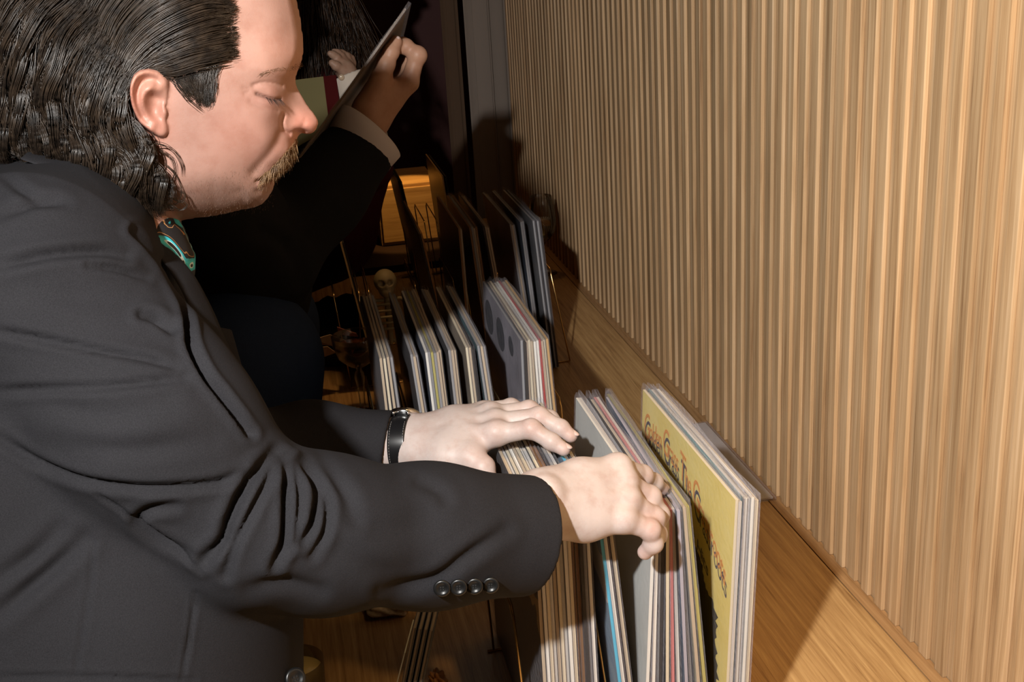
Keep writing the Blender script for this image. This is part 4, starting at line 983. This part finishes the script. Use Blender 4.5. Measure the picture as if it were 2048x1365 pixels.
bl_ = smooth_path([(602, 130), (588, 136), (568, 138), (545, 142), (520, 150)], 40)
for i in range(900):
    t_ = rng.random() ** 1.1 * 39; p = bl_[int(t_)] + rng.normal(0, 3.2, 2) * (1 - .4 * t_ / 39); ro.append(p); di.append((-1, -.15 + rng.normal(0, .3)))
face_hairs('eyebrow', ro, di, .0060, .00012, hair_mat('eyebrow_hair', (.09, .05, .03), (.18, .10, .06), .5, .3), out_=.25)
ro, di = [], []
for i in range(36):
    f = rng.random(); ro.append((530 + 32 * f, 194 + 5 * math.sin(f * 2.2))); di.append((.55 + .3 * f, .8))
face_hairs('eyelashes', ro, di, .0055, .00016, hair_mat('lash_hair', (.012, .008, .006), (.02, .012, .01), .5, .3), out_=.9)

# ---------------------------------------------------------------- the second man, holding a record up
man2 = empty('person', (-.26, 1.78, 0), 'person in black jacket with wide grey cuff holding a record up behind the man', 'person'); M2 = np.array(man2.location); D2 = 1.10
F2 = Frame(700, 350, 1.75 * D2)
def b2(px, py, d): return F2.l(at(px, py, d * D2))
m_black = fabric('black_jacket', (.006, .006, .007), (.011, .011, .012))
h2 = dict(
    palm=[[(708, 300, 1.760, .028), (740, 238, 1.765, .0275), (762, 195, 1.765, .029)], [(745, 225, 1.765, .026), (818, 165, 1.762, .0145)], [(745, 225, 1.785, .026), (808, 160, 1.785, .014)], [(745, 225, 1.80, .024), (798, 158, 1.806, .0135)], [(745, 225, 1.81, .02), (786, 160, 1.824, .012)], [(738, 215, 1.750, .020), (762, 160, 1.738, .0155)]],
    fingers=[[(818, 165, 1.762, .0135), (834, 112, 1.756, .0118), (812, 93, 1.752, .0105), (796, 96, 1.750, .009)], [(808, 160, 1.785, .0135), (826, 106, 1.79, .0115), (806, 90, 1.786, .0105), (792, 96, 1.784, .009)],
             [(798, 158, 1.806, .013), (818, 108, 1.816, .011), (800, 94, 1.812, .0100), (786, 100, 1.81, .0085)], [(786, 160, 1.824, .0115), (804, 118, 1.836, .0095), (790, 106, 1.834, .0085), (778, 110, 1.832, .0075)],
             [(762, 160, 1.738, .0150), (772, 128, 1.735, .0125), (782, 104, 1.734, .0112), (792, 84, 1.735, .0092)]],
    bumps=[(836, 110, 1.754, .0122)], red=[((834, 110, 1.75), .02, .25)])
for key in ('palm', 'fingers'): h2[key] = [[(x, y, d_ * D2, r_ * D2) for x, y, d_, r_ in ch] for ch in h2[key]]
h2['bumps'] = [(x, y, d_ * D2, r_ * D2) for x, y, d_, r_ in h2['bumps']]
h2['base'] = (.52, .33, .24); h2['chains'] = h2['palm'] + h2['fingers']
W1, Q1, C1 = hand(F2, h2, .0016)
g = Grid((-.48, -.52, -.26), (.18, .66, .28), .007)
T = chain(g, [b2(440, 300, 1.72), b2(440, 420, 1.72), b2(455, 650, 1.75), b2(480, 850, 1.78)], [.05, .09, .10, .10], .05)
T = smin(T, chain(g, [b2(335, 40, 1.71), b2(305, 140, 1.72), b2(400, 330, 1.73)], [.046, .055, .07]), .03)
T = smin(T, chain(g, [b2(440, 440, 1.66), b2(520, 540, 1.70), b2(690, 330, 1.76), b2(722, 272, 1.762)], [.05, .045, .035, .028], .03), .02)
V, Q = surface_nets(T, g.lo, g.h); Wt = F2.w(V)
Hw = HF.w(HV) - HF.O + at(430, -60, 1.70 * D2)
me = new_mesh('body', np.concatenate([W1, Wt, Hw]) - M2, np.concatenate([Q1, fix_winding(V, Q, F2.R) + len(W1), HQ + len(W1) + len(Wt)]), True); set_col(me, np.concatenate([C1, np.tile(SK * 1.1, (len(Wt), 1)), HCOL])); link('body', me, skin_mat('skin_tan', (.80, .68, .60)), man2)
nail((782, 104, 1.734 * D2), (792, 84, 1.735 * D2), .0097, -CW + CR * .2, parent=man2, org=M2)
# jacket
g = Grid((-.48, -.08, -.34), (.14, .56, .32), .006)
J = chain(g, [b2(430, 400, 1.74), b2(440, 500, 1.75), b2(450, 560, 1.76), b2(455, 590, 1.77)], [.115, .118, .120, .121], .06)
J = smin(J, chain(g, [b2(445, 420, 1.58), b2(520, 520, 1.68)], [.085, .082], .05), .05)
fa = chain(g, [b2(520, 520, 1.68), b2(640, 385, 1.735), b2(728, 290, 1.762)], [.082, .068, .057], .04)
ca = b2(724, 287, 1.762); cd = b2(740, 262, 1.764) - b2(640, 385, 1.735); cd /= np.linalg.norm(cd); cutp = (g.x - ca[0]) * cd[0] + (g.y - ca[1]) * cd[1] + (g.z - ca[2]) * cd[2]
J = smin(J, smax(fa, cutp, .004), .02)
V, Q = surface_nets(J, g.lo, g.h); W_ = F2.w(V); Qf = fix_winding(V, Q, F2.R)
W_, _ = displace(W_, Qf, [([(560, 520), (600, 470), (660, 420)], 12, 5), ([(520, 460), (580, 500), (600, 560)], 14, 6), ([(470, 600), (520, 640), (600, 660)], 14, 5)])
link('jacket', new_mesh('jacket', W_ - M2, Qf, True), m_black, man2)
# wide shirt cuff
n = 40; an = np.linspace(0, 2 * math.pi, n, endpoint=False); axs = F2.w(b2(745, 255, 1.765)) - F2.w(b2(690, 335, 1.752)); axs /= np.linalg.norm(axs)
u_ = np.cross(axs, CW); u_ /= np.linalg.norm(u_); v_ = np.cross(axs, u_); c0 = at(716, 297, 1.760 * D2); V = []
for s_, r_ in ((-.012, .0515), (.020, .0560), (.034, .0575), (.035, .0560), (.020, .0540), (-.012, .0495)): V.append(c0 + axs * (s_ + 0.006 * np.cos(an)[:, None]) + (u_ * np.cos(an)[:, None] + v_ * np.sin(an)[:, None]) * r_ * D2)
i = np.arange(6 * n).reshape(6, n); q = np.concatenate([np.stack([i[j], np.roll(i[j], -1), np.roll(i[(j + 1) % 6], -1), i[(j + 1) % 6]], -1) for j in range(6)])
link('shirt_cuff', new_mesh('shirt_cuff', np.concatenate(V) - M2, q, True), mat('grey_cotton', (.56, .52, .53), .85), man2)
m_navy = fabric('navy_trousers', (.012, .022, .05), (.02, .035, .075))
g = Grid((-.58, 1.50, .0), (.12, 2.25, 1.34), .011)
hip = (at(510, 850, 1.79 * D2))
tr_ = None
for dy in (-.09, .09):
    c = chain(g, [(hip[0] - .0, hip[1] + dy, 1.16), (hip[0] - .02, hip[1] + dy, 1.0), (-.32, hip[1] + dy, .50), (-.34, hip[1] + dy, .08)], [.125, .115, .075, .055], .03); tr_ = c if tr_ is None else smin(tr_, c, .03)
tr_ = smax(tr_, -(g.z - .05), .01); tr_ = smax(tr_, smin(g.x + .142, -(g.z - .915), .002) * -1 * -1 if False else np.minimum(g.x + .142 + 0 * g.z, .915 - g.z + 0 * g.x), .004)
V, Q = surface_nets(tr_, g.lo, g.h); link('trousers', new_mesh('trousers', V - M2, Q, True), m_navy, man2)
for dy in (-.09, .09):
    y = hip[1] + dy; g = Grid((-.44, y - .07, -.01), (-.12, y + .07, .12), .006)
    f = smin(cone(g, (-.38, y, .045), (-.22, y, .035), .042, .035), cone(g, (-.34, y, .09), (-.34, y, .06), .05, .045), .02); f = smax(f, -(g.z - .002), .003)
    V, Q = surface_nets(f, g.lo, g.h); link('shoe', new_mesh('shoe', V - M2, Q, True), mat('shoe_black'), man2)
hc = HF.O - at(430, -60, 1.70 * D2)
link('hair', new_mesh('hair', HF.w(V3) - hc - M2, fix_winding(V3, Q3, HF.R), True), mat('hair_under_volume'), man2)

# the record he holds, seen almost along its face
A = at(818, 3, 1.845); B = at(560, 366, 1.845); t1 = B - A; t1 /= np.linalg.norm(t1); A2 = at(819, 47, 2.15); t2 = A2 - A; t2 -= (t2 @ t1) * t1; t2 /= np.linalg.norm(t2); t3 = np.cross(t1, t2)
held = empty('record_sleeve', A, 'dark record in shiny clear sleeve held up by the person with grey cuff', 'record')
def slab(name, org, a_, b_, n_, la, lb, th, mats, parent, wob=0):
    m_ = 12; V = []
    for s_ in (0, th):
        for i in range(m_):
            for j in range(2): V.append(org + a_ * la * i / (m_ - 1) + b_ * lb * j + n_ * (s_ + wob * math.sin(i * 1.7)) )
    F = []
    for i in range(m_ - 1):
        p = i * 2; q_ = p + m_ * 2
        F += [(p, p + 1, p + 3, p + 2), (q_, q_ + 2, q_ + 3, q_ + 1), (p, p + 2, q_ + 2, q_), (p + 1, q_ + 1, q_ + 3, p + 3)]
    e_ = (m_ - 1) * 2; F += [(0, m_ * 2, m_ * 2 + 1, 1), (e_, e_ + 1, e_ + m_ * 2 + 1, e_ + m_ * 2)]
    return link(name, new_mesh(name, V, F), mats, parent)
slab('cover', t1 * .012 + t2 * .004, t1, t2, t3, .305, .307, .0035, cover_mat('cover_held', [(.05, .035, .02), (.14, .09, .05), (.03, .025, .02)], 3), held)
slab('plastic_sleeve', t3 * -.001, t1, t2, t3, .322, .316, .0055, m_plastic, held, .0008)

# ---------------------------------------------------------------- the person farther back: long hair, cream cuff
man3 = empty('person', (-.30, 2.60, 0), 'person with long brown hair and cream buttoned cuff in the dark background', 'person'); M3 = np.array(man3.location)
F3 = Frame(720, 100, 2.5)
def b3(px, py, d): return F3.l(at(px, py, d))
h3 = dict(palm=[[(728, 235, 2.47, .024), (700, 168, 2.46, .023), (690, 140, 2.455, .022)], [(692, 142, 2.455, .018), (682, 112, 2.45, .010)], [(694, 142, 2.465, .018), (688, 110, 2.462, .010)], [(696, 142, 2.475, .018), (696, 110, 2.474, .010)], [(698, 144, 2.485, .016), (704, 114, 2.486, .009)]],
          fingers=[[(682, 112, 2.45, .010), (674, 92, 2.44, .0088), (666, 80, 2.435, .008), (660, 74, 2.43, .007)], [(688, 110, 2.462, .010), (682, 86, 2.455, .009), (674, 72, 2.45, .008), (668, 66, 2.445, .007)], [(696, 110, 2.474, .010), (692, 86, 2.47, .009), (684, 74, 2.465, .008), (678, 68, 2.46, .007)],
                   [(704, 114, 2.486, .009), (702, 95, 2.485, .008), (696, 84, 2.48, .007), (690, 78, 2.475, .0065)], [(684, 140, 2.44, .012), (672, 124, 2.43, .010), (664, 112, 2.425, .0085)]])
for key in ('palm', 'fingers'): h3[key] = [[(x, y if y > 140 else 140 + (y - 140) * .5, d_, r_ * .85) for x, y, d_, r_ in ch] for ch in h3[key]]
h3['base'] = (.40, .25, .18); h3['chains'] = h3['palm'] + h3['fingers']
W1, Q1, C1 = hand(F3, h3, .0022)
g = Grid((-.55, -.36, -.45), (.30, .70, .20), .010)
T = chain(g, [b3(590, -60, 2.63), b3(560, 30, 2.64), b3(585, 130, 2.65)], [.045, .05, .055])
T = smin(T, chain(g, [b3(590, 170, 2.66), b3(650, 330, 2.70), b3(630, 455, 2.72)], [.08, .10, .095], .05), .04); T = smin(T, chain(g, [b3(650, 190, 2.58), b3(735, 330, 2.52), b3(722, 225, 2.47)], [.045, .036, .026], .03), .02)
V, Q = surface_nets(T, g.lo, g.h); Wt = F3.w(V)
Hw = HF.w(HV) - HF.O + at(655, -120, 2.63)
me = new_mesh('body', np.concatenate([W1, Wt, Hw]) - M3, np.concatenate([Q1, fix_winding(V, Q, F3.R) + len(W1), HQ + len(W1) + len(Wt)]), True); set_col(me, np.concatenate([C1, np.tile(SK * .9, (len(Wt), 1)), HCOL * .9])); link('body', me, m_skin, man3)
g = Grid((-.62, -.10, -.75), (.20, 1.75, .45), .014)
T = chain(g, [b3(590, 165, 2.66), b3(660, 330, 2.70), b3(640, 455, 2.72), b3(540, 500, 2.72), b3(385, 540, 2.70), F3.l(np.array([-.30, 2.60, .80])), F3.l(np.array([-.33, 2.60, .06]))], [.09, .125, .12, .115, .115, .13, .15], .05)
T = smin(T, chain(g, [b3(650, 185, 2.58), b3(735, 335, 2.52), b3(735, 290, 2.50)], [.055, .048, .042], .03), .03)
V, Q = surface_nets(T, g.lo, g.h); link('dress', new_mesh('dress', F3.w(V) - M3, fix_winding(V, Q, F3.R), True), fabric('dark_red_cloth', (.05, .005, .009), (.085, .008, .015)), man3)
g = Grid((-.12, -.02, -.06), (.10, .28, .12), .0035)
f = chain(g, [b3(742, 315, 2.49), b3(722, 220, 2.465), b3(690, 148, 2.453)], [.046, .040, .0385], .02); ca = b3(692, 152, 2.454); cd = b3(690, 148, 2.453) - b3(722, 220, 2.465); cd /= np.linalg.norm(cd); cp = (g.x - ca[0]) * cd[0] + (g.y - ca[1]) * cd[1] + (g.z - ca[2]) * cd[2]
f = smax(f, cp, .002); f = smax(f, -np.maximum(cone(g, b3(715, 205, 2.46), b3(680, 125, 2.45), .0315, .0315), -(cp + .03)), .002)
V, Q = surface_nets(f, g.lo, g.h); Wc = F3.w(V); Qc = fix_winding(V, Q, F3.R)
cuff3 = link('cuff', new_mesh('cuff', Wc - M3, Qc, True), mat('cream_cotton', (.62, .54, .46), .8), man3)
bm = bmesh.new(); bmesh.ops.create_uvsphere(bm, u_segments=16, v_segments=10, radius=.0062); cb_ = at(683, 155, 2.414)
for v in bm.verts: v.co = Vector(np.array(v.co) * np.array([1, .5, 1]) + cb_ - M3)
bm_obj('cuff_button', bm, mat('pearl_button', (.55, .42, .30), .15, spec=.8), man3, True)
# long hair
m_hair3 = hair_mat('long_brown_hair', (.02, .010, .005), (.075, .036, .016), .4)
g = Grid((-.36, -.46, -.32), (.14, .16, .06), .008)
f = smin(ell(g, b3(615, -140, 2.63), (.105, .120, .098)), chain(g, [b3(600, -60, 2.62), b3(600, 40, 2.60), b3(615, 110, 2.60), b3(635, 185, 2.61)], [.085, .075, .06, .035], .03), .04)
V, Q = surface_nets(f, g.lo, g.h); hr3 = link('hair', new_mesh('hair', F3.w(V) - M3, fix_winding(V, Q, F3.R), True), m_hair3, man3)
o5, r5 = [], []
for i in range(420):
    f_ = rng.random(); x0 = 600 + 90 * f_; K_ = 16; t_ = np.linspace(0, 1, K_); ph = rng.random() * 6
    x = x0 + (28 * f_ + 18) * np.sin(t_ * 2.2) * (f_ - .25) + 5 * np.sin(ph + t_ * 7) * t_ + 70 * f_ * t_ ** 2 * (rng.random() < .5); yv = -70 + 240 * t_ * (.7 + .5 * rng.random()); dp = 2.515 + rng.random() * .03 + .012 * np.sin(ph + t_ * 7)
    o5.append(np.array([at(a_, b_, c_) for a_, b_, c_ in zip(x, yv, dp)]) - M3); r5.append(.0007 * np.clip((1.02 - t_) * 6, .2, 1))
strand_obj('hair_strands', o5, r5, m_hair3, hr3)
# the record in front of that person
r3_ = empty('record_sleeve', at(628, 205, 2.42), 'ochre record sleeve with red edge held up behind the nose of the man', 'record'); R3 = np.array(r3_.location)
A = at(566, 163, 2.42); a_ = at(646, 153, 2.42) - A; a_ /= np.linalg.norm(a_); b_ = at(572, 260, 2.42) - A; b_ -= (b_ @ a_) * a_; b_ /= np.linalg.norm(b_)
slab('cover', A - a_ * .20 - R3, b_, a_, np.cross(a_, b_), .31, .20 + .082, .004, cover_mat('cover_ochre', [(.20, .165, .05), (.17, .145, .06), (.24, .20, .08)], 3, rough=.9), r3_)
slab('red_edge', A + a_ * .082 - R3, b_, a_, np.cross(a_, b_), .31, .026, .004, mat('card_crimson', (.06, .006, .006), .9, spec=.1), r3_)

# ---------------------------------------------------------------- things on the counter
m_glass = mat('clear_glass', (1, 1, 1), .02)
k = NT(m_glass); tr = k.n('ShaderNodeBsdfTransparent'); gl = k.n('ShaderNodeBsdfGlossy'); gl.inputs['Roughness'].default_value = .03; lw = k.n('ShaderNodeFresnel', i_IOR=1.5); mx = k.n('ShaderNodeMixShader')
sc_ = k.n('ShaderNodeMath', operation='MULTIPLY_ADD', i_1=.8, i_2=.01, use_clamp=True); k.l(lw.outputs[0], sc_.inputs[0])
tr.inputs[0].default_value = (.97, .975, .97, 1); k.l(sc_.outputs[0], mx.inputs[0]); k.l(tr.outputs[0], mx.inputs[1]); k.l(gl.outputs[0], mx.inputs[2]); k.l(mx.outputs[0], k.t.nodes['Material Output'].inputs[0])
m_wine = mat('white_wine', (.95, .85, .48), .0, **{'Transmission Weight': 1.0, 'IOR': 1.34}); m_wine_c = mat('cloudy_wine', (.75, .58, .22), .15, **{'Transmission Weight': .1, 'IOR': 1.34}); m_red_w = mat('dark_drink', (.30, .14, .07), .0, **{'Transmission Weight': 1.0, 'IOR': 1.34})
def glassware(name, loc, prof, liquid, mliq, label, cat):
    r = empty(name, loc, label, cat); lathe('glass', prof, m_glass, r, 48)
    if liquid: lathe('drink', liquid, mliq, r, 48)
    return r
wg = [(.0001, .0008), (.033, .0008), (.034, .0016), (.018, .0035), (.0055, .008), (.0042, .02), (.0040, .075), (.0060, .084), (.020, .094), (.032, .112), (.0365, .132), (.0355, .155), (.0310, .185), (.0285, .208), (.0280, .2085), (.0275, .208), (.0300, .185), (.0343, .155), (.0353, .132), (.0308, .1125), (.019, .0955), (.0001, .0900)]
glassware('wine_glass', (.617, 2.97, CZ), wg, [(.0001, .0905), (.0186, .0960), (.0303, .1130), (.0348, .132), (.0345, .1450), (.0001, .1450)], m_wine, 'wine glass half full of white wine at the far end by the slatted wall', 'glass')
cg = [(.0001, .0008), (.034, .0008), (.035, .0018), (.018, .004), (.007, .009), (.0055, .018), (.0068, .050), (.0100, .072), (.0085, .082), (.0045, .088), (.0055, .092), (.020, .099), (.036, .115), (.0445, .138), (.0460, .158), (.0453, .1585), (.0445, .158), (.0430, .138), (.0346, .1165), (.019, .1010), (.0001, .0965)]
glassware('coupe_glass', (.078, 2.165, CZ), cg, [(.0001, .097), (.0188, .1015), (.0343, .1170), (.0420, .136), (.0423, .1385), (.0001, .1385)], m_red_w, 'stemmed coupe glass of dark drink left of the middle records', 'glass')
pt = at(588, 1322, 1.37); kz = (pt[2] - CZ) / .1055
tg = [(.0001, .0010), (.028, .0010), (.0295, .003), (.0335, .105), (.0330, .1055), (.0322, .105), (.0284, .008), (.0001, .008)]
glassware('tumbler_glass', (pt[0], pt[1], CZ), [(r_, z_ * kz) for r_, z_ in tg], [(r_, z_ * kz) for r_, z_ in [(.0001, .0085), (.0281, .0088), (.0315, .088), (.0001, .088)]], m_wine_c, 'tumbler of cloudy yellow drink beside the blazer button at bottom left', 'glass')
# leaning stack of dark booklets
m_bk = mat('booklet_cover', (.028, .026, .026), .6); m_pg = mat('booklet_edge', (.20, .155, .115), .8)
b0 = at(815, 1420, 1.22); tp = at(848, 1258, 1.185)
ax_ = tp - b0; ax_ /= np.linalg.norm(ax_); sd = at(871, 1263, 1.185) - at(828, 1254, 1.185); sd -= (sd @ ax_) * ax_; sd /= np.linalg.norm(sd); dp_ = np.cross(ax_, sd)
if dp_ @ CW < 0: dp_ = -dp_
for i in range(4):
    o_ = empty('booklet', tp + sd * (.0056 * (i - 2)), ('dark booklet leaning in a small stack on the counter, ' + ['leftmost', 'second from left', 'third from left', 'rightmost'][i]), 'booklet', 'leaning booklets')
    def bx(nm, s0, s1, u0, u1, v0, v1, m):
        V = [ax_ * -u + sd * s + dp_ * v for u in (u0, u1) for s in (s0, s1) for v in (v0, v1)]
        F = [(0, 1, 3, 2), (4, 6, 7, 5), (0, 4, 5, 1), (2, 3, 7, 6), (0, 2, 6, 4), (1, 5, 7, 3)]; return link(nm, new_mesh(nm, V, F), m, o_)
    ll = float((tp[2] - CZ - .002) / ax_[2])
    bx('pages', .0008, .0032, .0015, ll - .001, 0, .085, m_pg); bx('cover_board', .0, .0008, 0, ll, -.001, .087, m_bk); bx('cover_board', .0032, .0040, 0, ll, -.001, .087, m_bk)
# pale card beside the stack
o_ = empty('card', b0 + sd * -.02, 'thin pale card standing left of the leaning booklets', 'card')
V = []; c1 = at(812, 1308, 1.20) - sd * .002; c2 = at(796, 1375, 1.215) - sd * .004
for s_ in (0, .0012):
    for P_ in (c1, c1 + dp_ * .06, c2 + dp_ * .06 - ax_ * .02, c2 - ax_ * .03): V.append(P_ + sd * s_ - b0 + sd * .02)
link('sheet', new_mesh('sheet', V, [(0, 1, 2, 3), (7, 6, 5, 4), (0, 4, 5, 1), (1, 5, 6, 2), (2, 6, 7, 3), (3, 7, 4, 0)]), mat('pale_card', (.60, .62, .58), .6), o_)
def blob(name, c, r, m, label, cat, amp=.25, fq=60, seed=0, squash=True):
    bm = bmesh.new(); bmesh.ops.create_icosphere(bm, subdivisions=4, radius=1)
    for v in bm.verts:
        q = np.array(v.co); k_ = 1 + amp * (math.sin(q[0] * 5 + seed) * math.sin(q[1] * 6 + 1.3 * seed) + .5 * math.sin(q[2] * 11 + q[0] * 9 + seed)); p = q * np.array(r) * k_
        if squash and p[2] < -r[2] * .75: p[2] = -r[2] * .75
        v.co = Vector(p)
    return tag(bm_obj(name, bm, m, None, True, Vector(c)), label, cat)
p_ = on_axis(775, 1208, 2, CZ + .012)
blob('napkin', p_, (.030, .024, .015), mat('cream_napkin', (.55, .44, .30), .9), 'crumpled cream paper napkin on the counter below the near sleeve', 'napkin', .22, seed=2)
p_ = on_axis(876, 1362, 2, CZ + .009)
blob('orange_peel', p_, (.010, .014, .011), mat('dried_orange', (.45, .20, .06), .6), 'small piece of dried orange peel beside the leaning booklets', 'garnish', .3, seed=5)
# black bag and folded cards behind the coupe
p_ = on_axis(690, 690, 1, 2.50)
blob('bag', (p_[0], 2.52, CZ + .055), (.085, .12, .072), mat('black_cloth', (.006, .006, .007), .8), 'soft black cloth bag lying behind the coupe glass', 'bag', .10, seed=1)
for i, (pts, lab) in enumerate((([(627, 680), (660, 670), (692, 682), (668, 693), (645, 690)], 'upper brown paper leaf behind the coupe glass'), ([(628, 697), (655, 694), (672, 706), (650, 714), (634, 710)], 'lower brown paper leaf behind the coupe glass'), ([(674, 655), (712, 668), (716, 674), (690, 672), (676, 665)], 'reddish paper leaf above the coupe glass rim'))):
    P_ = np.array([at(x, y, 2.36 + .012 * j) for j, (x, y) in enumerate(pts)]); c_ = P_.mean(0); nrm = np.cross(P_[2] - P_[0], P_[3] - P_[1]); nrm /= np.linalg.norm(nrm); k_ = len(pts)
    V = np.concatenate([P_ - c_, P_ - c_ + nrm * .0015]); F = [tuple(range(k_))[::-1], tuple(range(k_, 2 * k_))] + [(j, (j + 1) % k_, (j + 1) % k_ + k_, j + k_) for j in range(k_)]
    tag(link('paper_leaf', new_mesh('paper_leaf', V, F), mat('kraft_paper' if i < 2 else 'red_paper', (.36, .24, .14) if i < 2 else (.30, .10, .07), .8), None, Vector(c_)), lab, 'paper', 'paper leaves by the coupe')
# small skeleton figurine
sk = empty('figurine', (.128, 2.32, CZ), 'small bone-coloured skeleton figurine standing behind the leftmost middle records', 'figurine'); S0 = np.array(sk.location); m_bone = mat('old_bone', (.30, .24, .13), .6)
hd = on_axis(770, 562, 1, 2.32); hz = hd[2] - CZ; hx = hd[0] - S0[0]
g = Grid((-.07 + hx, -.07, 0), (.07 + hx, .07, hz + .05), .0028)
f = smin(ell(g, (hx, 0, hz), (.023, .025, .024)), ell(g, (hx, -.010, hz - .02), (.014, .014, .012)), .006); 
for s_ in (-1, 1): f = smax(f, -ell(g, (hx + s_ * .009, -.023, hz), (.0065, .008, .0065)), .002)
f = smin(f, cone(g, (hx, 0, hz - .02), (hx, 0, hz - .13), .006, .006), .003)
V, Q = surface_nets(f, g.lo, g.h); link('skull', new_mesh('skull', V, Q, True), m_bone, sk)
for j in range(5):
    z = hz - .050 - .013 * j; rr = .026 - .002 * abs(j - 2); an = np.linspace(-.5, math.pi + .5, 16) + math.pi
    tube_obj('rib', np.stack([hx + rr * np.cos(an), rr * .75 * np.sin(an), z - .006 * np.sin(an)], -1), .0030, m_bone, sk, sides=6)
for s_ in (-1, 1):
    tube_obj('arm_bone', np.array([(hx + s_ * .006, 0, hz - .040), (hx + s_ * .033, 0, hz - .043), (hx + s_ * .040, -.004, hz - .085), (hx + s_ * .036, -.016, hz - .125)]), .0038, m_bone, sk, n=14, curve=True)
    tube_obj('leg_bone', np.array([(hx, 0, hz - .125), (hx + s_ * .016, 0, hz - .135), (hx + s_ * .018, -.004, hz * .25), (hx + s_ * .018, 0, .002)]), .0045, m_bone, sk, n=14, curve=True)
# record lying flat by the wall behind the yellow bundle
fl = empty('record_sleeve', (.52, 1.74, CZ), 'pale lilac record in clear sleeve lying flat behind the yellow bundle', 'record')
bm = bmesh.new(); add_box(bm, (-.155, -.155, .001), (.155, .155, .0045), .0004); o_ = bm_obj('cover', bm, cm('cover_flat', [(.52, .47, .46), (.58, .53, .50)], 3, rough=.2), fl)
bm = bmesh.new(); add_box(bm, (-.159, -.159, .0004), (.159, .159, .0052)); bm_obj('plastic_sleeve', bm, m_plastic, fl)
